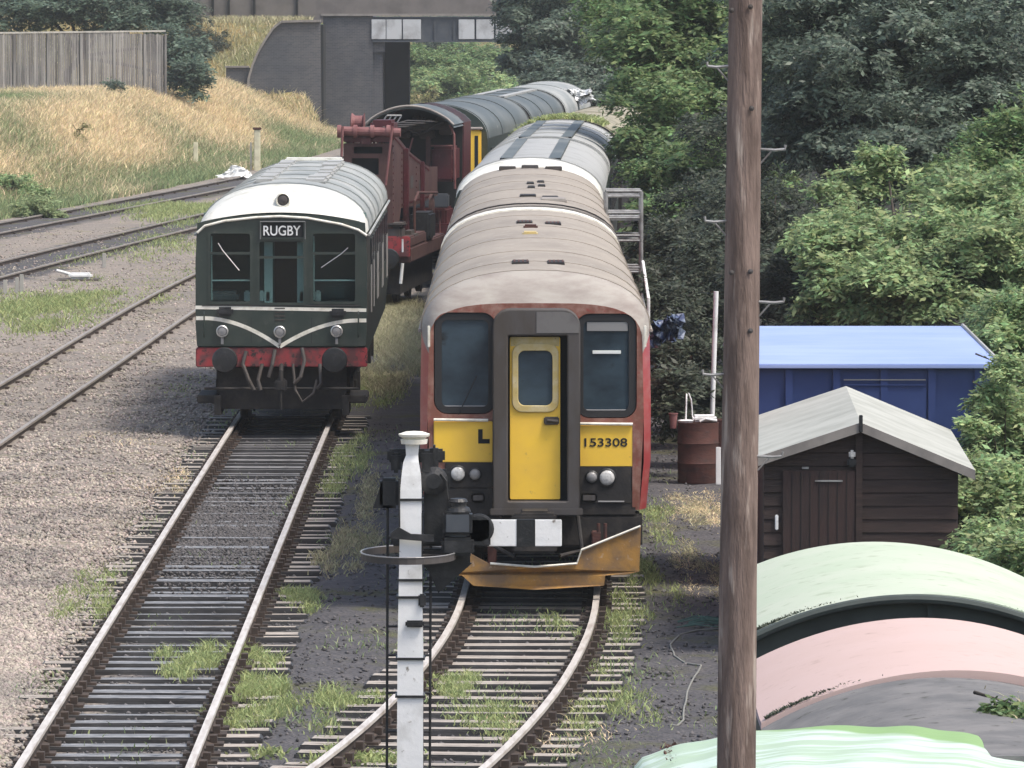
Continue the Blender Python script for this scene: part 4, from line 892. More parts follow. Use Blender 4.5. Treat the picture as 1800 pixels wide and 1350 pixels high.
def dome_coach(P0, P1, label, zc=3.77, rm='rooflight', dome=True, bodym='bgreen', stripes=True, domem='roofwhite', ribs=6, name='railway_coach', cat='coach', group=None, ze=3.02, hw=1.35):
    (xa, ya), (xb, yb) = P0, P1; L = math.hypot(xb-xa, yb-ya); rz = -math.atan2(xb-xa, yb-ya)
    t = thing(name, label, cat, (xa, ya, 0), rz, group)
    d = (1.9 if name == 'green_railcar' else 1.3) if dome else 0
    full = body_shell(t, L-d, hw, 1.05, ze, zc, M[bodym], M[rm], y0=d, p=2.15, ends='rear' if dome else True)
    if dome:
        def edge(x): return 3.20+.16*(1-(x/hw)**2)
        secs = []
        for k in np.linspace(0, 1, 9):
            s = math.sqrt(1-(1-k)**2); secs.append([(a*(.975+.025*s), d*k, min(edge(a), b)+(b-min(edge(a), b))*s) for a, b in full])
        secs[0] = [(a, 0, b) for a, _, b in secs[0]]
        MB().loft(secs).build('roof_dome', M[domem], t, smooth=True)
        Ls, _ = section(hw, 1.05, ze, zc)
        MB().loft([[(a, y, b) for a, b in Ls] for y in (0, d)]).build('cab_side', M[bodym], t); MB().loft([[(-a, y, b) for a, b in Ls] for y in (0, d)]).build('cab_side', M[bodym], t)
        out = [(a, b) for a, b in Ls]+[(a, edge(a)) for a in np.linspace(-hw+.1, hw-.1, 9)]+[(-a, b) for a, b in reversed(Ls)]
        if name != 'green_railcar': MB().prism_y(out, 0, .03).build('end_wall', M[bodym], t)
    if stripes:
        for s in (-1, 1):
            mb = MB(); ys = np.linspace(d+.3, L-.4, 14); w = .11
            def rzz(x): return float(np.interp(x, [a for a, b in full], [b for a, b in full]))
            xx = s*.44; mb.loft([[(xx-w, y, rzz(xx-w)+.004), (xx-w, y, rzz(xx)+.03), (xx+w, y, rzz(xx)+.03), (xx+w, y, rzz(xx+w)+.004)] for y in ys]); mb.build('roof_walkboard', M['roofdark'] if stripes == 'dark' else M['rooflight'], t)
    for i in range(ribs): roof_rib(t, full, d+.25+(L-d-.5)*i/(max(1, ribs-1)), .06, .018, M[rm])
    bogie(t, 3.5); bogie(t, L-3.5); MB().box(-1.05, 1.05, .8, L-.8, .5, 1.04).build('underframe', M['black'], t)
    for s in (-1, 1):
        n = max(1, int(L/1.9))
        for i in range(n):
            y = d+.8+(L-d-1.6)*(i+.5)/n; MB().box(s*hw-.012, s*hw+.012, y-.6, y+.6, 2.05, 2.85).build('side_window', M['darkglass'], t)
    return t, full, L, d
dome_coach((.30, 122.6), (.66, 141.0), 'pale roofed coach with a bright white domed end and two dark roof stripes', stripes='dark', group='coaches on the right track', ribs=2)
dome_coach((.68, 142.0), (1.15, 160.5), 'pale roofed coach just beyond the dark rib, its far end under the leafy tree', dome=False, stripes='dark', group='coaches on the right track')
t_, f_, L_, d_ = dome_coach((1.25, 161.6), (2.55, 180.0), 'tan roofed mossy coach curving away under the trees', rm='rooftan', dome=False, stripes=False, bodym='black', ribs=3, group='coaches on the right track')
n = 2600; u = rng.uniform(-1.3, 0.9, n); v = rng.uniform(.1, 3.2, n)*rng.uniform(.3, 1, n); zz = np.interp(u, [a for a, b in f_], [b for a, b in f_])
blades('roof_moss', np.stack([u, v, zz], 1), rng.uniform(.03, .14, n), M['grassy'], None, .03, .8, parent=t_); bpy.data.objects['roof_moss']['kind'] = 'stuff'
dome_coach((-1.95, 171.5), (-.85, 187.5), 'dark grey roofed coach immediately behind the maroon crane', rm='roofdark', dome=False, stripes=False, bodym='bgreen', ribs=4, zc=3.95, ze=3.1, group='dark coaches on the left track')
dome_coach((-.78, 188.3), (.22, 203.5), 'dark grey roofed coach with pale patches, second behind the crane', rm='roofdark', dome=False, stripes='light', bodym='black', ribs=4, zc=3.9, ze=3.1, group='dark coaches on the left track')
dome_coach((.28, 204.3), (1.2, 219.5), 'dusty grey roofed coach, last visible one before the bridge', rm='roofgrey', dome=False, stripes=False, bodym='black', ribs=3, zc=3.9, ze=3.1, group='dark coaches on the left track')
def loco_yellow():
    x0, z0 = fp(815, 300, 170.6); x1, z1 = fp(846, 228, 170.6)
    t = thing('yellow_machine_cab', 'small yellow cab end showing between the maroon crane and the grey coach roof', 'machine cab', (x0, 170.6, 0))
    w = x1-x0; MB().bbox(0, w, 0, .9, 1.1, z1, .04).build('cab_body', M['yellow'], t)
    MB().bbox(w*.62, w*.82, -.01, .02, 2.0, z1-.15, .005).build('cab_window', M['darkglass'], t)
    MB().bbox(w*.08, w*.16, -.02, .01, 1.8, z1-.1, .005).build('cab_pillar', M['yellowdirty'], t)
    MB().bbox(-.04, w+.04, -.05, .95, z1, z1+.05, .02).build('cab_roof', M['roofdust'], t)
    MB().bbox(.05, w-.05, .05, .8, 0.02, 1.1, .03).build('cab_base', M['black'], t)
loco_yellow()

# ---- the green railcar
def green_railcar():
    Y0 = 106.2; X0 = -3.59
    t, full, L, d = dome_coach((X0, Y0), (X0, Y0+17.8), 'dark green railcar with white domed roof end, cream whiskers and a blind reading RUGBY', name='green_railcar', cat='railcar', rm='roofgrey', stripes=False, ribs=7, hw=1.335, zc=3.75)
    def q(px, py, Y=Y0): x, z = fp(px, py, Y); return x-X0, z
    hw = 1.335
    zb = 1.28
    out = [(-hw+.02, zb), (-hw, 1.6), (-hw, 2.6)]+[(a, 3.19+.15*(1-(a/hw)**2)) for a in np.linspace(-hw+.03, hw-.03, 11)]+[(hw, 2.6), (hw, 1.6), (hw-.02, zb)]
    W = {'l': (367, 441, 532, 408), 'c': (453, 535, 534, 422), 'r': (547, 626, 532, 408)}
    holes = [rrect(q(a,0)[0], q(b,0)[0], q(0,c)[1], q(0,dd)[1], .03, 3) for a, b, c, dd in W.values()]
    fr = plate('front_panel', out, holes, -.05, .05, M['bgreen'], t)
    for k, (a, b, c, dd) in W.items():
        x0, x1, z0, z1 = q(a,0)[0], q(b,0)[0], q(0,c)[1], q(0,dd)[1]
        f = plate('windscreen_frame', rrect(x0-.02, x1+.02, z0-.02, z1+.02, .04, 3), [rrect(x0+.02, x1-.02, z0+.02, z1-.02, .03, 3)], -.065, .03, M['bgreen'], t)
        MB().box(x0, x1, -.030, -.026, z0, z1).build('glass', M['glass'], f)
        zb_ = q(0, 445 if k != 'c' else 452)[1]; MB().box(x0+.01, x1-.01, -.06, -.04, zb_-.02, zb_+.02).build('glazing_bar', M['bgreen'], f)
        if k != 'c':
            MB().tube([(x0+.03, -.01, q(0,493)[1]), (x1-.02, -.01, q(0,493)[1])], .014, 6).build('inner_rail', M['cabpale'], f); MB().tube([(x0+.035, -.012, z0+.04), (x0+.035, -.012, z1-.06)], .010, 6).build('inner_rail', M['cabpale'], f)  # pale rods imitate lines reflected in the side windscreens
            MB().tube([(x0+.04, -.07, z0+.02), (x0+.04 if k=='l' else x1-.04, -.07, z0+.02)], .01, 6)
    # cab interior
    c = MB(); c.box(-hw+.05, hw-.05, 1.75, 1.8, 1.2, 3.3); c.box(-hw+.05, hw-.05, .1, 1.75, 1.2, 1.3)
    ci = c.build('cab_bulkhead', M['cabgrey'], t)
    x0, x1 = q(475,0)[0], q(520,0)[0]; MB().box(x0, x1, 1.72, 1.745, 1.3, 3.0).build('bulkhead_door', M['dark'], ci)
    for a, b in ((463, 478), (521, 533)): MB().box(q(a,0)[0], q(b,0)[0], .10, .12, q(0,536)[1]-.02, q(0,426)[1]).build('cab_curtain', M['cabpale'], ci)
    mb = MB(); x, z = q(392, 520); mb.bbox(x-.24, x+.24, .25, .7, z-.12, z+.06, .05); mb.build('desk', M['lampgrey'], ci)
    x, z = q(590, 520); mb = MB(); mb.bbox(x-.2, x+.2, .6, .75, z-.15, z+.2, .08); mb.bbox(x-.22, x+.22, .3, .75, z-.2, z-.1, .04); mb.build('driver_seat', M['cabgrey'], ci)
    for a, b in ((455, 463), (524, 534), (430, 436), (466, 474), (556, 560)):
        x, z = q((a+b)/2, 525); MB().bbox(x-.04, x+.05, .1, .2, z-.06, z+.12, .02).build('white_box', M['whitep'], ci)
    # destination box
    bx0, bx1, bz0, bz1 = q(457,0)[0], q(536,0)[0], q(0,420)[1], q(0,389)[1]
    db = plate('destination_box', rrect(bx0, bx1, bz0, bz1, .02, 3), [rrect(bx0+.025, bx1-.025, bz0+.025, bz1-.02, .01, 2)], -.095, .05, M['bgreen'], t)
    MB().box(bx0+.01, bx1-.01, -.075, -.06, bz0+.01, bz1-.01).build('blind', M['dark'], db)
    mb = MB(); mb.tube([(bx0, -.1, bz0), (bx0, -.1, bz1), (bx1, -.1, bz1), (bx1, -.1, bz0)], .007, 6); mb.build('box_trim', M['lampgrey'], db)
    x, z = q(496, 405); text('destination_text', 'RUGBY', x, z, -.082, .155, M['whitep'], db, width=.58, bold=.012)
    # cream lines
    mb = MB(); y = -.055
    def band(pts, w, name='cream_line', n=1):
        P = [Vector((*q(a, b), 0)) for a, b in pts]; m_ = MB()
        for i in range(len(P)-1):
            A, B = P[i], P[i+1]; dd = (B-A).normalized(); nn = Vector((-dd.y, dd.x, 0))*w/2
            m_.add([(A.x-nn.x, y, A.y-nn.y), (B.x-nn.x, y, B.y-nn.y), (B.x+nn.x, y, B.y+nn.y), (A.x+nn.x, y, A.y+nn.y),
              (A.x-nn.x, y+.01, A.y-nn.y), (B.x-nn.x, y+.01, B.y-nn.y), (B.x+nn.x, y+.01, B.y+nn.y), (A.x+nn.x, y+.01, A.y+nn.y)], [(0,1,2,3), (4,5,6,7), (0,1,5,4), (3,2,6,7), (0,3,7,4), (1,2,6,5)])
        return m_.build(name, M['cream'], t)
    band([(344, 540), (644, 545)], .055); 
    def whisk(a0, s):
        pts = []
        for i in range(15):
            u = i/14; x_ = a0+(492-a0)*u; yy = (557 if s < 0 else 564)+ (607-(557 if s < 0 else 564))*(u**2.6 if u < 1 else 1)
            pts.append((x_, yy))
        return pts
    def wl(s):
        pts = []
        for u in np.linspace(0, 1, 22):
            if s < 0: x_ = 345+147*u; y0_ = 559
            else: x_ = 644-152*u; y0_ = 563
            k = max(0, (u-.10)/.90); pts.append((x_, y0_+(609-y0_)*(k**1.9)))
        return pts
    band(wl(-1), .06); band(wl(1), .06)
    # cream eyebrow line under the dark header
    e = [(347, 409), (360, 397), (395, 388), (450, 382), (492, 380), (540, 383), (600, 394), (630, 404), (645, 414)]
    mb = MB(); mb.tube([(*[q(a, b)[0]], -.075, q(a, b)[1]) for a, b in e], .02, 8); mb.build('rain_strip', M['cream'], t)
    # marker light in the dome
    x, z = q(497, 352); mb = MB(); mb.lathe([(.12, .4), (.12, 0), (.10, -.02), (.08, .03)], o=(x, .12, z), axis='y', n=20); ml = mb.build('marker_light', M['cream'], t)
    MB().lathe([(.085, .02), (.06, -.01), (.004, -.02)], o=(x, .11, z), axis='y', n=20).build('lens', M['gangway'], ml)
    for z_ in (2.05,): MB().tube([(-hw+.1, -.056, q(0,537)[1]), (hw-.1, -.056, q(0,537)[1])], .008, 6).build('panel_joint', M['rubber'], t)
    for x_ in (-.47, .47): MB().box(x_-.004, x_+.004, -.054, -.049, 1.32, 1.72).build('panel_joint', M['rubber'], t)
    for x_ in (-1.2, 1.2): MB().tube([(x_, -.09, 1.42), (x_, -.11, 1.46), (x_, -.11, 1.78), (x_, -.09, 1.82)], .012, 6).build('grab_handle', M['bgreen'], t)
    # lamps and lamp irons
    for px, py in ((391, 582), (492, 583), (592, 582)):
        x, z = q(px, py); l = MB().lathe([(.095, 0), (.095, -.05), (.08, -.06), (.075, -.04)], o=(x, -.05, z), axis='y').build('lamp', M['chrome'], t)
        MB().lathe([(.078, 0), (.06, -.02), (.004, -.028)], o=(x, -.085, z), axis='y').build('lens', M['lampgrey'], l)
        MB().box(x-.02, x+.02, -.09, -.05, z-.2, z-.09).build('lamp_iron', M['lampgrey'], l)
    for px, py in ((396, 547), (594, 550)):
        x, z = q(px, py); MB().bbox(x-.13, x+.13, -.13, -.05, z-.07, z+.07, .035).build('step_bracket', M['sootblack'], t)
    x, z = q(492, 556); mb = MB(); [mb.box(x-.08, x+.08, -.06, -.05, z-.06+k*.06, z-.045+k*.06) for k in range(4)]; mb.build('louvre', M['gangway'], t)
    for a in (((384, 427), (392, 440), (421, 475)), ((612, 435), (600, 446), (565, 470))):
        MB().tube([(q(*p)[0], -.1, q(*p)[1]) for p in a], .009, 6).build('wiper', M['chrome'], t)
    # buffer beam, buffers, hoses
    z0, z1 = q(0, 645)[1], q(0, 611)[1]
    MB().bbox(-hw+.0, hw-.0, -.03, .12, z0, z1, .015).build('buffer_beam', M['bufred'], t)
    MB().box(-hw+.06, hw-.06, .13, 1.0, z0, zb).build('beam_backing', M['black'], t)
    for px in (395, 588):
        x, z = q(px, 633, Y0-.5); buffer(t, x, -.52, z, .2, .5)
    mb = MB(); mb.tube([(0, -.05, .98), (0, -.28, .9), (0, -.3, .62)], .035, 8); mb.bbox(-.09, .09, -.33, -.2, .58, .78, .03); mb.tube([(0, -.3, .6), (0, -.28, .3)], .018, 8); mb.build('coupling', M['black'], t)
    for pts, r in ((((.18, -.08, 1.0), (.22, -.2, .6), (.33, -.25, .42), (.5, -.2, .55), (.55, -.1, .75)), .022), (((-.3, -.08, 1.0), (-.36, -.18, .75), (-.32, -.2, .6)), .03), (((.6, -.08, 1.0), (.62, -.2, .7), (.55, -.2, .62)), .028), (((-.55, -.06, 1.2), (-.6, -.12, 1.0), (-.5, -.2, .75), (-.42, -.2, .6)), .03), (((.32, -.06, 1.25), (.36, -.12, 1.05), (.3, -.2, .8), (.2, -.2, .7)), .03), (((-.1, -.06, 1.22), (-.14, -.14, 1.0), (-.2, -.14, .8)), .03)):
        MB().tube(pts, r, 8).build('hose', M['gangway'], t)
    mb = MB(); mb.box(-1.0, 1.0, .25, .35, .28, .92); mb.box(-1.05, -.95, -.05, 1.2, .2, .5); mb.box(.95, 1.05, -.05, 1.2, .2, .5); mb.tube([(-1.2, -.1, .62), (1.2, -.1, .62)], .02, 8); mb.build('guard_frame', M['black'], t)
    for s in (-1, 1): MB().bbox(s*1.15-.18, s*1.15+.18, .1, 1.6, .38, .5, .02).build('step', M['black'], t)
    # white splashed walkway rolls on the roof
    for s in (-1, 1):
        mb = MB()
        for i in range(9):
            yy = 4+i*1.45; mb.bbox(s*.42-.16+random.uniform(-.05,.05), s*.42+.16, yy, yy+1.1, 3.70-.02, 3.755+random.uniform(0,.03), .03)
        mb.build('roof_walkway', M['rooflight'], t)
    MB().bbox(-.5, .55, 16.6, 17.2, 3.72, 3.80, .03).build('roof_walkway', M['roofwhite'], t)
    for s in (-1, 1):
        MB().tube([(s*1.36, .3, 3.0), (s*1.36, 17.6, 3.0)], .022, 6).build('gutter', M['roofgrey'], t)
        for y in (1.2, 3.2, 6.0, 6.7, 10.2, 10.9, 14.2, 14.9): MB().tube([(s*1.375, y, 1.75), (s*1.375, y, 2.5)], .014, 6).build('hand_rail', M['chrome'], t)
green_railcar()
# ---- railway crane
def crane():
    X0, Y0 = -3.45, 147.0
    t = thing('railway_crane', 'maroon railway breakdown crane with its jib pointing this way behind the green railcar', 'crane', (X0, Y0, 0), -R(4.2))
    def q(px, py, Y): 
        x, z = fp(px, py, Y); dx, dy = x-X0, Y-Y0; a = R(4.2); return (dx*math.cos(a)-dy*math.sin(a)*1.0, dx*math.sin(a)+dy*math.cos(a), z)
    # match truck / carrier wagon
    mb = MB(); mb.bbox(-1.25, 1.28, 0, 9, .95, 1.28, .03); mb.build('wagon_frame', M['maroondirty'], t)
    x, yy, z = q(722, 415, 147); MB().bbox(-1.25, x, -.06, 0, z-.45, z, .02).build('headstock', M['bufred'], t)
    MB().bbox(x-.5, x, -.04, 4, 1.28, z-.02, .03).build('side_sheet', M['maroondirty'], t)
    for s in (-.85, .85): buffer(t, s, -.5, 1.06, .22, .5)
    mb = MB()
    xx, _, zt = q(706, 421, 146.5); mb.tube([(xx, -.2, zt), (xx, -.2, zt-.28)], .022, 6)
    xx, _, zt = q(706, 465, 146.5); mb.tube([(xx, -.2, zt+.02), (xx-.04, -.22, zt-.42)], .035, 8); mb.build('brake_handle', M['whitep'], t)
    for y in (1.6, 4.4, 7.2):
        mb = MB(); [mb.lathe([(.4, 0), (.45, .02), (.45, .12), (.48, .13)], o=(s*.8-(.06 if s>0 else -.06), y, .47), axis='x') for s in (-1, 1)]; mb.tube([(-.8, y, .46), (.8, y, .46)], .08); mb.build('wheelset', M['black'], t)
    MB().box(-1.0, 1.0, .5, 8.7, .25, .95).build('wagon_underframe', M['black'], t)
    mb = MB(); mb.bbox(.4, 1.05, .3, 1.2, 1.3, 1.72, .05); mb.bbox(.35, 1.1, .25, 1.25, 1.72, 1.80, .04); mb.bbox(.95, 1.25, 1.2, 2.2, 1.3, 1.6, .08); mb.build('toolbox', M['gangway'], t)
    # jib: two deep side plates with cross members
    def pl(x, pts, name, m, th=.05):
        return MB().prism_x(pts, x-th/2, x+th/2).build(name, m, t)
    xl, _, _ = q(603, 0, 147.5); xr, _, _ = q(690, 0, 147.5)
    near_top = q(690, 233, 147.5)[2]
    side = [(.4, 3.76), (1.2, 3.70), (4.5, 3.25), (9.5, 2.78), (12, 2.72), (12, 2.05), (6, 2.0), (2.5, 2.05), (1.6, 1.4), (.9, .98), (.4, .98)]
    pl(xr-.02, side, 'jib_side_plate', M['maroondirty']); pl(xl+.1, side, 'jib_side_plate', M['maroondirty'])
    for i, (y, z) in enumerate(((5.2, 2.55), (7.4, 2.4))):
        MB().box(xr-.02+.026, xr-.02+.03, y-.35, y+.35, z-.14, z+.14).build('plate_number', M['gangway'], t)
    # latticed front of the jib with openings
    f0 = (xl+.06, xr-.02, 1.4, 3.45)
    zz = lambda py: q(0, py, 147.3)[2]
    plate('jib_front_frame', rrect(xl+.02, xr+.02, 1.5, zz(252), .03, 2), [rrect(xl+.24, xr-.2, zz(270), zz(258), .02, 2), rrect(xl+.2, xr-.28, zz(307), zz(278), .02, 2), rrect(xl+.2, xr-.28, zz(360), zz(318), .02, 2)], .32, .06, M['maroondirty'], t)
    MB().box(xl+.14, xr-.06, .5, .54, 1.5, zz(254)).build('jib_interior', M['dark'], t)  # dark plate behind the openings paints the shade inside the jib
    mb = MB(); mb.tube([(xl-.05, .25, zz(230)), (xr+.2, .25, zz(233))], .10, 12); [mb.lathe([(.14, 0), (.14, .08)], o=(x, .25, zz(231)), axis='x') for x in (xl-.1, xl+.25, xr-.45, xr-.1)]; mb.build('jib_head_shaft', M['palered'], t)
    mb = MB(); mb.bbox(xl, xr, .3, .7, zz(250), zz(238), .03); mb.bbox((xl+xr)/2-.12, (xl+xr)/2+.1, .18, .4, zz(254), zz(243), .02); mb.build('jib_head_casting', M['maroon'], t)
    mb = MB()
    for x in (xl+.2, xl+.36, xr-.42, xr-.25): mb.lathe([(.10, 0), (.12, .02), (.10, .05)], o=(x, .5, zz(248)), axis='x')
    mb.build('pulley', M['maroon'], t)
    mb = MB(); mb.lathe([(.16, 0), (.22, .03), (.16, .1), (.16, .26), (.22, .3)], o=(xl+.12, .9, zz(217)), axis='x', n=20); mb.build('sheave', M['palered'], t)
    mb = MB(); mb.bbox(xl+.55, xr, .8, 1.8, zz(232), zz(212), .06); mb.build('winch_casing', M['maroon'], t)
    for px, a, b in ((603, 222, 275), (691, 222, 325)):
        x1, y1, z1 = q(px, a, 147.1); x2, y2, z2 = q(px-(2 if px < 650 else 12), b, 147.1); MB().tube([(x1, 0, z1), (x2, .0, z2)], .028, 8).build('guide_rod', M['palered'], t)
    hy = (xl+xr)/2
    for k_, xx in enumerate((xl+.25, xl+.42, xr-.42, xr-.2)):
        MB().tube([(xx, .35, zz(232)+.1), (xx+.03, 6, 3.75+.05*k_), (xx+.1, 13.2, 3.62+.04*k_)], .016, 5).build('wire_rope', M['gangway'], t)
    for x_ in (xr+.012,):
        for (ya, za, yb, zb_) in ((.5, 3.66, 4.5, 3.17), (4.5, 3.17, 9.5, 2.70), (.5, 1.1, .5, 3.6), (2.6, 2.12, 9.4, 2.10), (2.6, 2.12, 2.6, 3.4), (6.2, 2.1, 6.2, 3.0)):
            n_ = int(math.hypot(yb-ya, zb_-za)/.14); mb = MB()
            for i in range(n_+1):
                u = i/n_; y_, z_ = ya+(yb-ya)*u, za+(zb_-za)*u; mb.box(x_, x_+.018, y_-.022, y_+.022, z_-.022, z_+.022)
            mb.build('rivet_row', M['maroon'], t)['kind'] = 'stuff'
    MB().bbox(xr+.0, xr+.12, 3.0, 3.25, 1.3, 3.35, .02).build('jib_stiffener', M['maroon'], t)
    MB().bbox(xr+.0, xr+.10, 7.3, 7.5, 1.3, 2.95, .02).build('jib_stiffener', M['maroon'], t)
    MB().bbox(xr+.05, xr+.5, 4.2, 5.6, 1.3, 1.9, .05).build('gear_case', M['sootblack'], t)
    MB().lathe([(.1, 0), (.34, .02), (.34, .10), (.1, .12)], o=(xr+.1, 8.6, 1.85), axis='x', n=24).build('gear_wheel', M['maroondirty'], t)
    MB().tube([(xr+.3, 2.5, 1.3), (xr+.3, 2.5, 2.2), (xr+.25, 4.0, 2.35), (xr+.25, 9, 2.2)], .03, 8).build('steam_pipe', M['rustbrown'], t)
    # ladder frame on top of the jib
    mb = MB(); yy = 2.2
    A = [q(680, 203, 149), q(706, 203, 149)]; B = [q(668, 222, 149), q(694, 222, 149)]
    for i in range(4):
        u = i/3; a = [A[0][k]+(A[1][k]-A[0][k])*u for k in range(3)]; b = [B[0][k]+(B[1][k]-B[0][k])*u for k in range(3)]; mb.tube([a, b], .018, 6)
    mb.tube([A[0], A[1]], .022, 6); mb.build('ladder_frame', M['galv'], t)
    # machinery house with arched roof
    S = lambda px, py: q(px, py, 161.0)
    xa, xb = S(652, 0)[0], S(808, 0)[0]; y0 = S(700, 0)[1]
    zt = S(0, 184)[2]; ze = S(0, 217)[2]
    arch = [(xa+(xb-xa)*u, ze+(zt-ze)*math.sin(math.pi*u)**.75) for u in np.linspace(0, 1, 16)]
    mb = MB(); inner = [(x, z-.07) for x, z in arch]
    mb.loft([[(x, y0-1.6, z) for x, z in arch], [(x, y0+3.5, z) for x, z in arch]]); mb.loft([[(x, y0-1.6, z) for x, z in inner], [(x, y0+3.5, z) for x, z in inner]])
    mb.loft([[(x, y0-1.6, z) for x, z in arch], [(x, y0-1.6, z) for x, z in inner]]); mb.build('house_roof', M['roofdark'], t, auto=True)
    MB().tube([(x, y0-1.62, z) for x, z in arch], .03, 6).build('roof_edge', M['roofdust'], t)
    MB().prism_y(arch+[(xb, 1.3), (xa, 1.3)], y0+1.3, y0+3.4).build('machinery_house', M['maroon'], t); MB().prism_y([(x*.96+.02, z-.1) for x, z in arch]+[(xb*.98-.02, 1.4), (xa+.05, 1.4)], y0+1.25, y0+1.29).build('open_interior', M['dark'], t)  # dark sheet over the house front paints the shade under its roof
    mb = MB(); r = random.Random(9)
    for i in range(14): x = xa+.2+r.random()*(xb-xa-.6); z = ze-.35+r.random()*.4; mb.bbox(x, x+.15+r.random()*.35, y0+r.uniform(-.5, .9), y0+1.15, z-.1, z+.1+r.random()*.1, .03)
    mb.tube([(xa+.3, y0-.2, ze-.1), (xb-.2, y0-.2, ze-.05)], .09, 10); mb.tube([(xa+.5, y0-.6, ze+.1), (xa+1.2, y0-.4, ze-.25), (xb-.3, y0-.5, ze+.05)], .035, 8); mb.build('winding_gear', M['gangway'], t)
    # right hand cab panel, posts, beam
    x0 = S(762, 0)[0]; x1 = S(802, 0)[0]
    MB().bbox(x0, x1, y0-.6, y0+1.1, S(0,318)[2], S(0,257)[2], .06).build('cab_panel', M['maroon'], t)
    MB().tube([(x0-.02, y0-.66, S(0,255)[2]), (x1, y0-.66, S(0,255)[2])], .022, 6).build('panel_rim', M['palered'], t)
    mb = MB(); xx = S(757,0)[0]; mb.bbox(xx-.05, xx+.06, y0-.75, y0-.55, S(0,330)[2], S(0,238)[2], .02); mb.build('house_post', M['maroondirty'], t)
    mb = MB(); xx = S(805,0)[0]; mb.tube([(xx, y0-.8, S(0,330)[2]), (xx-.02, y0-.8, S(0,235)[2]), (xx-.12, y0-.8, S(0,218)[2])], .03, 8); mb.build('house_post', M['palered'], t)
    mb = MB(); a = S(732, 241); b = S(722, 276); mb.tube([(a[0], y0-.9, a[2]), (b[0], y0-.9, b[2])], .022, 6); mb.build('stay_rod', M['palered'], t)
    MB().bbox(xa, S(796,0)[0], y0-1.3, y0-.9, S(0,362)[2], S(0,338)[2], .03).build('cross_beam', M['steelblue'], t)
    MB().bbox(-1.2, 1.2, y0-1, y0+7, .9, 1.35, .05).build('crane_carriage', M['maroon'], t)
    mb = MB(); mb.bbox(S(733,0)[0], S(790,0)[0], y0-.8, y0+1.2, S(0,430)[2], S(0,364)[2], .05); mb.build('lower_body', M['maroon'], t)
    mb = MB(); xx = S(692,0)[0]; mb.bbox(xx-.1, xx+.24, y0-2, y0-1.4, S(0,402)[2], S(0,325)[2], .04); mb.build('relief_strut', M['maroon'], t)
    mb = MB(); mb.tube([(S(755,0)[0], y0-1.5, S(0,365)[2]), (S(756,0)[0], y0-1.5, S(0,392)[2])], .045, 8); mb.tube([(S(757,0)[0], y0-1.5, S(0,392)[2]), (S(757,0)[0], y0-1.5, S(0,466)[2])], .02, 8); mb.build('white_topped_post', M['palered'], t)
    mb = MB(); mb.tube([(S(779,0)[0], y0-1, S(0,368)[2]), (S(780,0)[0], y0-1, S(0,420)[2])], .02, 8); mb.build('hand_rail', M['palered'], t)
    for y in (y0+.5, y0+3, y0+5.5):
        mb = MB(); [mb.lathe([(.4, 0), (.45, .02), (.45, .12), (.48, .13)], o=(s*.8-(.06 if s>0 else -.06), y, .47), axis='x') for s in (-1, 1)]; mb.tube([(-.8, y, .46), (.8, y, .46)], .08); mb.build('wheelset', M['black'], t)
crane()

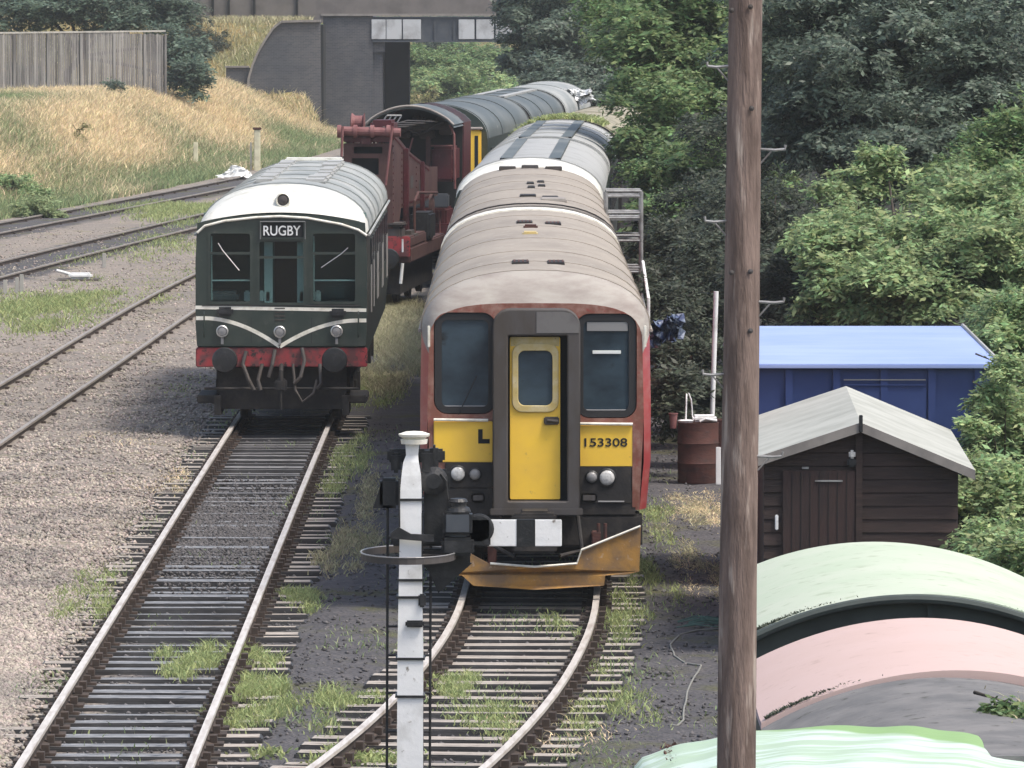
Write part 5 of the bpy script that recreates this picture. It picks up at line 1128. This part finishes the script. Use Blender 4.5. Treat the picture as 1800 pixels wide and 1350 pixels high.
# ------------------------------------------------------------------ signal post
def signal():
    Y0 = 45.0; x0, zt = fp(728, 762, Y0)
    t = thing('semaphore_signal', 'short white signal post seen from behind with black lamp and striped arm', 'railway signal', (x0, Y0, -.1))
    def q(px, py): x, z = fp(px, py, Y0); return x-x0, z+.1
    def W(a, b): return (q(b, 0)[0]-q(a, 0)[0])/2
    mb = MB(); secs = []
    for py, a, b in ((1500, 698, 746), (1350, 698, 744), (1140, 699, 744), (990, 702, 742), (985, 702, 741), (860, 704, 741), (835, 706, 740), (812, 709, 736), (800, 714, 735), (770, 712, 738)):
        xa, z = q(a, py); xb, _ = q(b, py); h = (xb-xa)/2; c = (xa+xb)/2; secs.append([(c-h, -h, z), (c+h, -h, z), (c+h, h, z), (c-h, h, z)])
    s0 = [(x*1.05, y*1.05, -.4) for x, y, z in secs[0]]
    mb.loft([s0]+secs, closed=True, cap0=True, cap1=True); p = mb.build('post', M['whitep'], t)
    mb = MB(); cx, z = q(728, 772); cz = q(0, 762)[1]; mb.lathe([(.085, z-.03), (.09, z+.0), (.07, z+.005), (.10, z+.02), (.105, z+.035), (.06, z+.05), (.0, z+.055)], o=(cx, 0, 0), n=24); mb.build('finial_cap', M['cream'], t, auto=True)
    for py, a, b in ((1048, 698, 746), (1222, 696, 746), (877, 703, 744), (1156, 697, 746), (1018, 700, 744)):
        xa, z = q(a, py); xb, _ = q(b, py); h = (xb-xa)/2+.004; MB().box((xa+xb)/2-h, (xa+xb)/2+h, -h, h, z-.008, z+.008).build('post_band', M['sootblack'], t)
    # top bracket and mechanism
    mb = MB(); xa, z = q(680, 800); xb, _ = q(782, 800); mb.bbox(xa, xb, .08, .13, z-.055, z+.035, .015); mb.bbox(q(755,0)[0], q(770,0)[0], .05, .16, z-.16, z+.06, .02)
    mb.bbox(q(666,0)[0], q(700,0)[0], .06, .15, q(0,895)[1], q(0,842)[1], .02); mb.bbox(q(686,0)[0], q(704,0)[0], .02, .12, q(0,832)[1], q(0,796)[1], .02); mb.bbox(q(740,0)[0], q(760,0)[0], .0, .1, q(0,835)[1], q(0,792)[1], .02); mb.add([(q(655,895)[0], .08, q(0,895)[1]), (q(690,895)[0], .08, q(0,895)[1]), (q(672,840)[0], .08, q(0,845)[1]), (q(655,895)[0], .12, q(0,895)[1]), (q(690,895)[0], .12, q(0,895)[1]), (q(672,840)[0], .12, q(0,845)[1])], [(0,1,2),(3,4,5),(0,1,4,3),(1,2,5,4),(2,0,3,5)])
    mb.build('top_bracket', M['sootblack'], t)
    MB().prism_y([(q(686,0)[0], q(0,944)[1]), (q(686,0)[0], q(0,934)[1]), (q(700,0)[0], q(0,924)[1]), (q(722,0)[0], q(0,936)[1]), (q(762,0)[0], q(0,938)[1]), (q(762,0)[0], q(0,950)[1])], -.13, -.095).build('ladder_stay', M['sootblack'], t)
    mb = MB(); xa, z = q(762, 846); mb.lathe([(.05, -.02), (.095, 0), (.095, .05), (.05, .07)], o=(xa, .02, z), axis='y', n=18); mb.build('pulley_wheel', M['sootblack'], t)
    mb = MB(); mb.bbox(q(744,0)[0], q(790,0)[0], .07, .12, q(0,960)[1], q(0,826)[1], .02); mb.bbox(q(686,0)[0], q(800,0)[0], .075, .125, q(0,962)[1], q(0,940)[1], .015)
    mb.bbox(q(740,0)[0], q(826,0)[0], .09, .14, q(0,1000)[1], q(0,966)[1], .015); mb.add([(q(745,985)[0], .1, q(0,985)[1]), (q(830,990)[0], .1, q(0,992)[1]), (q(770,1045)[0], .1, q(0,1045)[1]), (q(745,985)[0], .13, q(0,985)[1]), (q(830,990)[0], .13, q(0,992)[1]), (q(770,1045)[0], .13, q(0,1045)[1])], [(0,1,2),(3,4,5),(0,1,4,3),(1,2,5,4),(2,0,3,5)]); mb.build('arm_bracket', M['sootblack'], t)
    # lamp
    lx0, lx1, lz0, lz1 = q(778,0)[0], q(830,0)[0], q(0,940)[1], q(0,897)[1]
    l = MB().bbox(lx0, lx1, -.12, .06, lz0, lz1, .02).build('lamp_case', M['sootblack'], t)
    mb = MB(); cx = q(805,0)[0]; zt2 = lz1; mb.lathe([(.085, zt2-.005), (.075, zt2+.02), (.055, zt2+.03), (.055, zt2+.055), (.065, zt2+.06), (.05, zt2+.08), (.0, zt2+.085)], o=(cx, -.03, 0), n=20); mb.build('lamp_chimney', M['sootblack'], l)
    MB().bbox(lx0+.02, lx1-.02, -.13, -.115, lz0+.025, lz1-.02, .004).build('lamp_door', M['steelblue'], l)
    MB().bbox(lx0-.01, lx1+.01, -.13, .07, lz0-.13, lz0-.01, .02).build('lamp_stand', M['sootblack'], t)
    # spectacle plate and arm
    x, z = q(842, 935); mb = MB(); mb.lathe([(.085, 0), (.10, .005), (.10, .02), (.085, .025)], o=(x, .0, z+.02), axis='y', n=22); mb.bbox(q(822,0)[0], q(862,0)[0], .0, .02, q(0,960)[1], q(0,912)[1], .008); mb.build('spectacle_plate', M['sootblack'], t)
    ax0, ax1 = q(855,0)[0], q(988,0)[0]; az0, az1 = q(0,961)[1], q(0,914)[1]
    arm = MB().bbox(ax0, ax1, .03, .045, az0, az1, .004).build('signal_arm', M['whitep'], t)
    MB().bbox(q(908,0)[0], q(941,0)[0], .026, .049, az0-.001, az1+.001, .002).build('arm_stripe', M['sootblack'], arm)
    # hoop
    mb = MB(); hx, hz = q(718, 976); n = 36; Rr = .31
    pts = [(hx+Rr*math.cos(2*math.pi*i/n), .0+Rr*1.6*math.sin(2*math.pi*i/n), hz) for i in range(n)]
    o = [(hx+(Rr+.006)*math.cos(2*math.pi*i/n), (Rr*1.6+.006)*math.sin(2*math.pi*i/n)) for i in range(n)]; q_ = [(hx+(Rr-.006)*math.cos(2*math.pi*i/n), (Rr*1.6-.006)*math.sin(2*math.pi*i/n)) for i in range(n)]
    mb.loft([[(a, b, hz-.022) for a, b in o], [(a, b, hz+.022) for a, b in o], [(a, b, hz+.022) for a, b in q_], [(a, b, hz-.022) for a, b in q_], [(a, b, hz-.022) for a, b in o]], closed=True)
    mb.tube([(hx+.02, 0, hz), (hx+Rr, 0, hz)], .008, 6)
    mb.build('safety_hoop', M['gangway'], t); MB().tube([(a, b, hz+.024) for a, b in o]+[(o[0][0], o[0][1], hz+.024)], .005, 6).build('hoop_edge', M['lampgrey'], t)  # pale ring along the top imitates a highlight on the hoop
    # ladder behind the post
    mb = MB(); yl = .16
    for a in (680, 756): mb.tube([(q(a-3, 1500)[0], yl, -.2), (q(a+1, 845)[0], yl, q(0,845)[1])], .010, 6)
    for py in (877, 948, 1048, 1156, 1222, 1290, 1105, 1355, 1420): z = q(0, py)[1]; mb.tube([(q(679,0)[0], yl, z), (q(757,0)[0], yl, z)], .009, 6)
    mb.build('ladder', M['sootblack'], t)
    mb = MB(); mb.tube([q(702, 840)[:1]+(-.1, q(0,840)[1]), (q(702,0)[0], -.1, q(0,925)[1])], .006, 6); mb.tube([(q(774,0)[0], .0, q(0,832)[1]), (q(784,0)[0], 0, q(0,845)[1]), (q(788,0)[0], 0, q(0,880)[1])], .006, 6)
    mb.tube([(q(741,0)[0], -.06, q(0,900)[1]), (q(743,0)[0], -.07, q(0,1500)[1])], .006, 6)
    mb.build('operating_rod', M['sootblack'], t)
    MB().bbox(q(735,0)[0], q(748,0)[0], -.1, 0, q(0,1065)[1], q(0,1042)[1], .01).build('rod_crank', M['sootblack'], t); MB().bbox(q(712,0)[0], q(745,0)[0], -.115, -.09, q(0,1100)[1], q(0,1088)[1], .01).build('rod_guide', M['sootblack'], t)
signal()
# ------------------------------------------------------------------ wooden pole
def pole():
    Y0 = 35.0; x0, _ = fp(1298, 1350, Y0)
    t = thing('telegraph_pole', 'tall weathered brown wooden pole with steel step irons in the right foreground', 'pole', (x0, Y0, 0))
    def q(px, py): x, z = fp(px, py, Y0); return x-x0, z
    secs = []; n = 40; r = random.Random(3)
    for i, z in enumerate(np.linspace(-.8, 8.6, 90)):
        py = 1350-(z-q(0, 1350)[1])/(q(0, 0)[1]-q(0, 1350)[1])*1350
        u = (1350-py)/1350; c = q(1297+13*u, 0)[0]; rad = (q(1332-4*u, 0)[0]-q(1264+18*u, 0)[0])/2-.0*u; rad = .100-.014*u
        secs.append([(c+rad*(1+.018*math.sin(3*a+z*1.3)+.010*math.sin(11*a+z*3))*math.cos(a), rad*(1+.018*math.sin(3*a+z*1.3)+.010*math.sin(11*a+z*3))*math.sin(a), z) for a in [2*math.pi*j/n for j in range(n)]])
    MB().loft(secs, closed=True, cap0=True, cap1=True).build('shaft', M['polewood'], t, smooth=True)
    for side, py in ((1, 15), (-1, 116), (1, 262), (-1, 388), (1, 530), (-1, 657), (1, 801), (-1, 930), (1, 1068)):
        if py in (15, 930, 1068): continue
        u = (1350-py)/1350; c = q(1297+13*u, 0)[0]; e = c+side*(.095-.012*u); z = q(0, py)[1]; ln = .125 if side > 0 else .105
        mb = MB(); mb.tube([(e-side*.01, -.02, z), (e+side*ln*.6, -.03, z-.005), (e+side*ln, -.03, z+.0), (e+side*(ln+.004), -.03, z+.022)], .0075, 8); mb.tube([(e, -.02, z-.075), (e+side*.055, -.03, z-.012)], .005, 6)
        mb.build('step_iron', M['galv'], t)
    for px, py in ((1318, 12), (1285, 18), (1320, 190), (1285, 478), (1318, 476), (1318, 580)):
        x, z = q(px, py); MB().lathe([(.011, .0), (.014, -.006), (.0, -.011)], o=(x, -.088, z), axis='y', n=10).build('bolt', M['gangway'], t)
pole()
# ------------------------------------------------------------------ sheds and vans on the right
def boards_wall(t, name, outline_fn, x0, x1, z0, z1, y, m, h=.14):
    mb = MB(); z = z0
    rr = random.Random(11)
    while z < z1-.01:
        za, zb = z, min(z+h*(.985-.05*(rr.random() < .25)), z1); dy = rr.uniform(-.008, .004); xa, xb = outline_fn(za, x0, x1); xc, xd = outline_fn(zb, x0, x1)
        mb.add([(xa, y-.018+dy, za), (xb, y-.018-dy, za), (xd, y-.002, zb), (xc, y-.002, zb), (xa, y+.02, za), (xb, y+.02, za), (xd, y+.02, zb), (xc, y+.02, zb)], [(0,1,2,3),(0,1,5,4),(3,2,6,7),(0,3,7,4),(1,2,6,5)]); z += h
    return mb.build(name, m, t)
def brown_shed():
    Y0, Y1 = 71.4, 78.0
    xr, zr = fp(1513, 742, Y0); xb, zbk = fp(1487, 679, Y1); zr = (zr+zbk)/2
    xl, zl = fp(1322, 806, Y0); xe, ze = fp(1714, 826, Y0)
    t = thing('wooden_shed', 'dark brown boarded garden shed with pale felt gable roof beside the wooden pole', 'shed', (xr, Y0, 0), -math.atan2(xb-xr, Y1-Y0))
    a, b = xl-xr, xe-xr; L = Y1-Y0
    wl, wr = fp(1345, 0, Y0)[0]-xr, fp(1688, 0, Y0)[0]-xr
    def zroof(x): return zr-.02+(zl-zr)*(x/a) if x < 0 else zr-.02+(ze-zr)*(x/b)
    def lim(z, x0, x1):
        xa = x0 if z < zroof(x0) else (zr-.02-z)/((zr-.02)-zl)*a if z < zr else 0; xb_ = x1 if z < zroof(x1) else (zr-.02-z)/((zr-.02)-ze)*b
        return max(xa, x0), min(xb_, x1)
    boards_wall(t, 'gable_wall', lim, wl, wr, 0, zr-.03, .15, M['shedwood'])
    mb = MB(); mb.box(wl, wl+.04, .17, L-.1, 0, zroof(wl)-.02); mb.box(wr-.04, wr, .17, L-.1, 0, zroof(wr)-.02); mb.prism_y([(wl+.05, 0), (wr-.05, 0), (wr-.05, zroof(wr)-.03), (0, zr-.05), (wl+.05, zroof(wl)-.03)], L-.15, L-.1); mb.prism_y([(wl+.05, 0), (wr-.05, 0), (wr-.05, zroof(wr)-.03), (0, zr-.05), (wl+.05, zroof(wl)-.03)], .18, .2); mb.build('side_wall', M['shedwood'], t)
    dl, dr = fp(1378, 0, Y0)[0]-xr, fp(1507, 0, Y0)[0]-xr; dz = fp(0, 828, Y0)[1]
    d = MB().bbox(dl, dr, .085, .125, .08, dz, .006).build('door', M['sheddoor'], t)
    mb = MB(); [mb.box(dl+(dr-dl)*i/8-.003, dl+(dr-dl)*i/8+.003, .080, .086, .1, dz-.02) for i in range(1, 8)]; mb.build('board_gap', M['dark'], d)
    for px, a_, b_ in ((1513, 745, 1010),): x = fp(px, 0, Y0)[0]-xr; MB().bbox(x-.035, x+.035, .07, .128, .05, zr-.06, .005).build('centre_batten', M['shedwood'], t)
    for (p0, p1, py) in ((1435, 1484, 846),): MB().bbox(fp(p0,0,Y0)[0]-xr, fp(p1,0,Y0)[0]-xr, .07, .085, fp(0,py+2,Y0)[1], fp(0,py-1,Y0)[1], .002).build('hinge_strap', M['galv'], d)
    MB().bbox(fp(1412,0,Y0)[0]-xr, fp(1424,0,Y0)[0]-xr, .10, .13, fp(0,826,Y0)[1], fp(0,822,Y0)[1], .003).build('hinge_plate', M['galv'], t)
    x, z = fp(1366, 920, Y0); MB().bbox(x-xr-.02, x-xr+.015, .10, .13, z-.08, z+.08, .008).build('door_bolt', M['whitep'], t)
    x, z = fp(1498, 800, Y0); l = MB().bbox(x-xr-.035, x-xr+.035, .02, .07, z-.04, z+.05, .02).build('wall_lamp', M['lamp'], t); MB().bbox(x-xr-.05, x-xr+.045, .05, .12, z-.13, z-.03, .02).build('lamp_base', M['sootblack'], l)
    # roof
    for s, xx, zz in ((-1, a, zl), (1, b, ze)):
        mb = MB(); mb.add([(0, -.02, zr), (xx, -.02, zz), (xx, L, zz), (0, L, zr), (0, -.02, zr-.035), (xx, -.02, zz-.035), (xx, L, zz-.035), (0, L, zr-.035)], [(0,1,2,3),(4,5,6,7),(0,1,5,4),(1,2,6,5),(2,3,7,6)]); mb.build('roof_slope', M['felt'], t)
        mb = MB(); mb.add([(0, -.04, zr-.0), (xx, -.04, zz-.0), (xx, -.04, zz-.10), (0, -.04, zr-.10), (0, -.015, zr), (xx, -.015, zz), (xx, -.015, zz-.1), (0, -.015, zr-.1)], [(0,1,2,3),(4,5,6,7),(0,1,5,4),(3,2,6,7),(1,2,6,5)]); mb.build('barge_board', M['stone'], t)
    MB().bbox(-.02, .02, -.06, -.03, zr-.1, zr+.08, .005).build('finial', M['sootblack'], t)
brown_shed()
def blue_shed():
    Y0, Y1 = 79.4, 82.0
    xa, ze = fp(1290, 640, Y0); xb, _ = fp(1760, 640, Y0); xc, zr = fp(1308, 573, Y1-.6); xd, _ = fp(1692, 573, Y1-.6)
    t = thing('blue_shed', 'large blue shed with light blue sloping roof behind the brown shed', 'shed', (xa, Y0, 0)); W = xb-xa; L = Y1-Y0
    wl, wr = .05, fp(1745, 0, Y0)[0]-xa
    MB().box(wl, wr, .08, L+1.5, 0, ze-.04).build('wall', M['bluewall'], t)
    for px in (1388, 1472, 1556, 1640, 1722):
        x = fp(px, 0, Y0)[0]-xa; MB().bbox(x-.04, x+.05, .03, .08, 0, ze-.05, .006).build('wall_batten', M['bluewall'], t)
    for i, py in enumerate((668, 677)): z = fp(0, py, Y0)[1]; MB().bbox(fp(1485,0,Y0)[0]-xa, fp(1630,0,Y0)[0]-xa, .02, .035, z-.007, z+.007, .003).build('door_runner', M['bluewall' if i else 'lampgrey'], t)
    x0, x1 = fp(1485,0,Y0)[0]-xa, fp(1632,0,Y0)[0]-xa; MB().bbox(x0, x1, .045, .078, .1, fp(0,680,Y0)[1], .01).build('sliding_door', M['bluewall'], t)
    r0, r1 = xc-xa, xd-xa; yr = L-.6
    mb = MB(); mb.add([(0, 0, ze), (W, 0, ze), (r1, yr, zr), (r0-.2, yr, zr), (W, L+1.6, ze), (0, L+1.6, ze)], [(0,1,2,3), (1,4,2), (4,5,3,2), (5,0,3)]); mb.build('roof', M['blueroof'], t)
    MB().bbox(0, W, -.03, .02, ze-.05, ze-.002, .008).build('fascia', M['blueroof'], t)
    mb = MB(); mb.tube([(W, 0, ze+.01), (r1, yr, zr+.01)], .022, 6); mb.build('hip_capping', M['rooflight'], t)
blue_shed()
def barrel_roof(name, label, cat, Y0, Y1, xc, hw, ztop, drop, roofm, endm, group=None, th=.05, skew=0.0):
    t = thing(name, label, cat, (xc, Y0, 0), 0, group); L = Y1-Y0
    n = 30; arch = [(hw*u, ztop-drop*(abs(u)**2.0)) for u in np.linspace(-1, 1, n)]
    lo = [(x, z-th) for x, z in arch]
    ys = np.linspace(0, L, 12); r = random.Random(int(Y0*10))
    def sag(y, x): return .006*math.sin(y*2.1+x*1.7)+.004*math.sin(y*5+x*3)
    mb = MB(); mb.loft([[(x, y, z+sag(y, x)) for x, z in arch] for y in ys]); mb.loft([[(x, y, z) for x, z in lo] for y in (0, L)])
    mb.loft([[(x, 0, z+sag(0, x)) for x, z in arch], [(x, 0, z) for x, z in lo]]); mb.loft([[(x, L, z+sag(L, x)) for x, z in arch], [(x, L, z) for x, z in lo]]); mb.build('roof', roofm, t, auto=True)
    nn = 700; u_ = np.abs(rng.normal(0, .22, nn)); v_ = np.abs(rng.normal(0, .07, nn)); sx_ = rng.choice([-1, -1, -1, 1], nn); xx_ = sx_*(hw*.98-u_)
    mo = blades('roof_moss', np.stack([xx_, v_+.01, ztop-drop*(xx_/hw)**2+.002], 1), rng.uniform(.004, .016, nn), M['leaf_shade'], None, .006, 1.2, parent=t); mo['kind'] = 'stuff'
    ins = [(x*.97, z-th-.003) for x, z in arch]
    for y in (.1, L-.14): MB().prism_y([(-hw*.97, 0)]+ins+[(hw*.97, 0)], y, y+.04).build('end_wall', endm, t)
    zs = ztop-drop-th-.005
    for s in (-1, 1): MB().box(s*hw*.97-.02, s*hw*.97+.02, .15, L-.15, 0, zs).build('side_wall', endm, t)
    return t, arch, L
t, arch, L = barrel_roof('van_body', 'pale green curved roof of an old van body, furthest back of the rounded roofs', 'van body', 48.6, 53.3, 2.86, 1.2, 2.5, .31, M['palegreen'], M['greengrey'], group='old van bodies with rounded roofs')
MB().tube([(x, -.012, z-.035) for x, z in arch], .034, 8).build('roof_edge_beading', M['greengrey'], t)
mb = MB(); x = fp(1640, 0, 48.6)[0]-2.86; mb.bbox(x-.02, x+.02, .05, .09, 2.0, 2.44, .004); mb.build('end_batten', M['greengrey'], t)
t, arch, L = barrel_roof('van_body', 'faded pink curved roof of an old van body, in front of the pale green roof', 'van body', 43.1, 46.7, 2.78, 1.2, 2.5, .33, M['pink'], M['greengrey'], group='old van bodies with rounded roofs')
t, arch, L = barrel_roof('van_body', 'dark grey felted curved roof littered with debris, between the pink roof and the tarpaulin', 'van body', 38.6, 43.05, 2.78, 1.2, 2.46, .33, M['greyfelt'], M['greengrey'], group='old van bodies with rounded roofs')
n = 420; u = rng.normal(.62, .16, n); v = rng.uniform(1.7, 3.9, n)
blades('roof_litter', np.stack([u, v, 2.46-.33*(u/1.2)**2+.003], 1), rng.uniform(.01, .05, n), M['strawdull'], None, .005, 1.6, parent=t); bpy.data.objects['roof_litter']['kind'] = 'stuff'
def tarp_vehicle():
    Y0, Y1 = 35.6, 40.1; xc = 1.98
    t = thing('tarpaulin_covered_wagon', 'white and green tarpaulin stretched over a low wagon at the bottom right corner', 'covered wagon', (xc, Y0, 0)); L = Y1-Y0; hw = 1.31
    n = 60; secs = []
    for y in np.linspace(0, L, 40):
        e = min(1, (L-y)/.5); e = math.sqrt(max(0, 1-(1-e)**2)) 
        secs.append([(hw*u*(.93+.07*e), y, 2.52-.16*(1-e)-.22*abs(u)**2.2-.12*max(0, abs(u)-.95)/.05+.006*math.sin(7*u+y*1.5+1.4*math.sin(y+u*3))+.006*math.sin(19*u-y*2.2+math.sin(u*5+y))) for u in np.linspace(-1, 1, n)])
    MB().loft(secs).build('tarpaulin', M['tarp'], t, smooth=True)
    MB().bbox(-hw*.93, hw*.93, .1, L-.25, .9, 2.1, .03).build('wagon_body', M['greengrey'], t)
    for y in (1, L-1):
        mb = MB(); [mb.lathe([(.4, 0), (.45, .02), (.45, .12), (.47, .13)], o=(s*.8, y, .47), axis='x') for s in (-1, 1)]; mb.build('wheelset', M['black'], t)
    n_ = 260; th = rng.uniform(0, 6.28, n_); rr = np.abs(rng.normal(0, .5, n_))
    X_, Y_ = gp(1185, 1325, 2.38); P = np.stack([X_-xc+np.cos(th)*rr*.08, Y_-Y0+np.sin(th)*rr*.6, np.full(n_, 2.37)], 1)
    blades('leaf_litter', P, rng.uniform(.01, .035, n_), M['rustbrown'], None, .008, .9, parent=t); bpy.data.objects['leaf_litter']['kind'] = 'stuff'
tarp_vehicle()
# things by the rusty drum
def drum():
    x0, y0 = gp(1227, 848); Y = y0; _, zt = fp(1227, 742, Y); r = 36/sc(Y)
    t = thing('rusty_oil_drum', 'rusty red brown drum heaped with rubbish between the red train side and the wooden pole', 'drum', (x0, Y, GZ)); zw = zt; zt = zt-GZ
    MB().lathe([(r*.98, 0), (r, .02), (r, zt*.31), (r*1.03, zt*.33), (r, zt*.35), (r, zt*.64), (r*1.03, zt*.66), (r, zt*.68), (r, zt-.03), (r*1.02, zt), (r*.95, zt), (r*.95, zt-.1)], n=36).build('barrel', M['rustbrown'], t, auto=True)
    o = thing('scrap_pile', 'pale scrap and tubing piled on top of the rusty drum', 'scrap', (x0, Y, zw-.02))
    mb = MB(); mb.bbox(-.08, .26, -.15, .2, .03, .12, .03); mb.tube([(-.18, -.1, .0), (-.17, -.08, .32), (-.165, 0, .42)], .012, 8); mb.tube([(-.14, -.1, .44), (-.10, -.1, .34), (-.08, -.05, .1)], .01, 8); mb.tube([(.02, -.2, .04), (.1, -.2, .08), (.26, -.15, .05)], .018, 8); mb.lathe([(.1, .02), (.12, .05), (.08, .06)], o=(-.17, -.08, 0), n=14); mb.build('scrap_pieces', M['whitep'], o)
    b = thing('bucket', 'small faded red bucket hanging left of the rusty drum', 'bucket', (*[gp(1183, 848)[0]], Y-.1, fp(0, 752, Y)[1]))
    MB().lathe([(.045, 0), (.06, .2), (.068, .2), (.068, .215), (.05, .215), (.04, .02)], n=20).build('pail', M['palered'], b, auto=True)
    d2 = thing('rusty_oil_drum', 'second dark red drum half hidden by the wooden pole', 'drum', (fp(1278, 0, Y+.6)[0], Y+.6, GZ))
    MB().lathe([(.22, 0), (.22, zt*.5), (.225, zt*.52), (.22, zt*.54), (.22, zt), (.2, zt), (.2, zt-.05)], n=30).build('barrel', M['rustbrown'], d2, auto=True)
    x, _ = fp(1264, 0, Y-.4); p = thing('white_plank', 'short white plank leaning against the drums by the wooden pole', 'plank', (x, Y-.45, GZ)); MB().bbox(-.035, .035, 0, .03, 0, fp(0,786,Y-.45)[1]-GZ, .006).build('board', M['whitep'], p)
    x, z = fp(1259, 512, Y+1.5); p = thing('white_pole', 'slim white pole standing behind the rusty drum', 'pole', (fp(1250, 0, Y+1.5)[0], Y+1.5, GZ)); MB().tube([(0, 0, 0), (x-fp(1250, 0, Y+1.5)[0], 0, z-GZ)], .035, 12).build('shaft', M['whitep'], p, auto=True)
drum()
def scaffold():
    Y = 108.0; x0, _ = fp(1066, 0, Y); x1, _ = fp(1128, 0, Y)
    t = thing('access_tower', 'pale metal access steps with handrails standing beside the second brown roofed car', 'access steps', (x0, Y, 0)); W = x1-x0
    z = lambda py: fp(0, py, Y)[1]
    for x, a in ((0, 340), (W, 337)):
        for y in (0, .9): MB().tube([(x, y, 0), (x, y, z(a))], .03, 10).build('upright', M['galv'], t)
    for a, b in ((336, 345), (374, 383), (414, 423), (470, 478)):
        for py in (a, b): [MB().tube([(0, y, z(py)), (W, y, z(py))], .02, 8).build('cross_rail', M['galv'], t) for y in (0, .9)]
    MB().bbox(0, W, 0, .9, z(388), z(384), .01).build('platform', M['galv'], t)
    xa, za = fp(1130, 460, Y-1); xb, zb = fp(1140, 525, Y-3); MB().tube([(xa-x0, -1, za), (xb-x0, -3, zb), (xb-x0, -3, 0)], .025, 8).build('stair_rail', M['whitep'], t)
    xa, za = fp(1127, 510, Y-2); xb, zb = fp(1137, 560, Y-4); MB().tube([(xa-x0, -2, za), (xb-x0, -4, zb), (xb-x0, -4, 0)], .02, 8).build('stair_rail', M['galv'], t)
scaffold()
def blue_sheet():
    Y = 92.0; x, z = fp(1172, 580, Y); t = thing('blue_plastic_sheet', 'crumpled blue and white plastic sheet caught in the dark thicket', 'plastic sheet', (x, Y, z))
    g = 22; V = []; F = []; r = np.random.default_rng(4)
    N = r.normal(0, .09, (g, g)); 
    for i in range(g):
        for j in range(g): V.append(((i/g-.5)*.42+N[i, j]*.35, N[j, i]*1.3, (j/g-.5)*.30+N[i, j-1]*.45+(i/g-.5)*.15))
    F = [(i*g+j, i*g+j+1, (i+1)*g+j+1, (i+1)*g+j) for i in range(g-1) for j in range(g-1)]
    MB().add(V, F).build('sheet', M['blueplastic'], t)
blue_sheet()
def white_sheet():
    Y = 212.0; x, z = fp(1020, 168, Y); t = thing('white_sheeting', 'bright white crumpled sheeting showing below the dark tree past the coach roofs', 'sheeting', (x, Y, z))  # crumpled white mesh in place of unidentified white bits
    r_ = np.random.default_rng(8); g = 16; N = r_.normal(0, .12, (g, g))
    V = [((i/g-.5)*.6+N[i, j], N[j, i]*2, (j/g-.5)*.3+N[i, j-1]*.6) for i in range(g) for j in range(g)]
    MB().add(V, [(i*g+j, i*g+j+1, (i+1)*g+j+1, (i+1)*g+j) for i in range(g-1) for j in range(g-1)]).build('sheet', M['whitep'], t)
white_sheet()
def rope():
    pts = [(1262,1108),(1225,1110),(1195,1118),(1178,1135),(1185,1155),(1205,1168),(1232,1172),(1222,1190),(1210,1210),(1205,1235),(1200,1268),(1192,1278),(1165,1277)]
    P = [(*gp(a, b), .0) for a, b in pts]; x0, y0, _ = P[0]
    t = thing('loose_cable', 'pale cable snaking over the dark cinders left of the wooden pole', 'cable', (x0, y0, GZ+.01))
    Q = []
    for i in range(len(P)-1):
        for u in (0, .33, .66): Q.append((P[i][0]+(P[i+1][0]-P[i][0])*u-x0+random.uniform(-.008, .008), P[i][1]+(P[i+1][1]-P[i][1])*u-y0, .004))
    MB().tube(Q, .011, 6).build('cable', M['rope'], t, smooth=True)
    x, y = gp(1235, 1100); n = thing('green_netting', 'crumpled strands of dull green netting on the ground by the wooden pole', 'netting', (x, y, GZ))
    mb = MB(); r = random.Random(2)
    for i in range(16):
        a = (r.uniform(-.3, -.1), r.uniform(-.3, .5), .01); mb.tube([a, (a[0]+.2, a[1]+r.uniform(-.1, .1), r.uniform(.02, .08)), (a[0]+.45, a[1]+r.uniform(-.2, .2), .02)], .006, 5)
    mb.build('strands', M['greennet'], n)
    x, z = fp(1256, 1160, 52); b = thing('red_brown_block', 'small dark red block and box against the left side of the wooden pole', 'block', (x, 52, GZ)); mb = MB(); mb.bbox(-.05, .12, -.1, .1, 0, .42, .01); mb.bbox(-.02, .12, -.1, .1, .52, fp(0,1128,52)[1], .01) if False else mb.bbox(-.02, .12, .15, .3, 0, .78, .02); mb.build('block_body', M['rustbrown'], b)
rope()

# ------------------------------------------------------------------ haze
def haze():
    hm = bpy.data.materials.new('haze_air'); hm.use_nodes = True; t = hm.node_tree; t.nodes.clear()
    o = t.nodes.new('ShaderNodeOutputMaterial'); v = t.nodes.new('ShaderNodeVolumePrincipled'); v.inputs['Density'].default_value = .00022
    v.inputs['Color'].default_value = (.86, .90, .93, 1); v.inputs['Anisotropy'].default_value = .2; t.links.new(v.outputs[0], o.inputs['Volume'])
    h = MB().box(-902, 902, -62, 3502, -2.2, 26).build('haze', hm); tag(h, 'thin pale haze in the air over the yard', kind='stuff')
haze()
scene.cycles.volume_bounces = 1
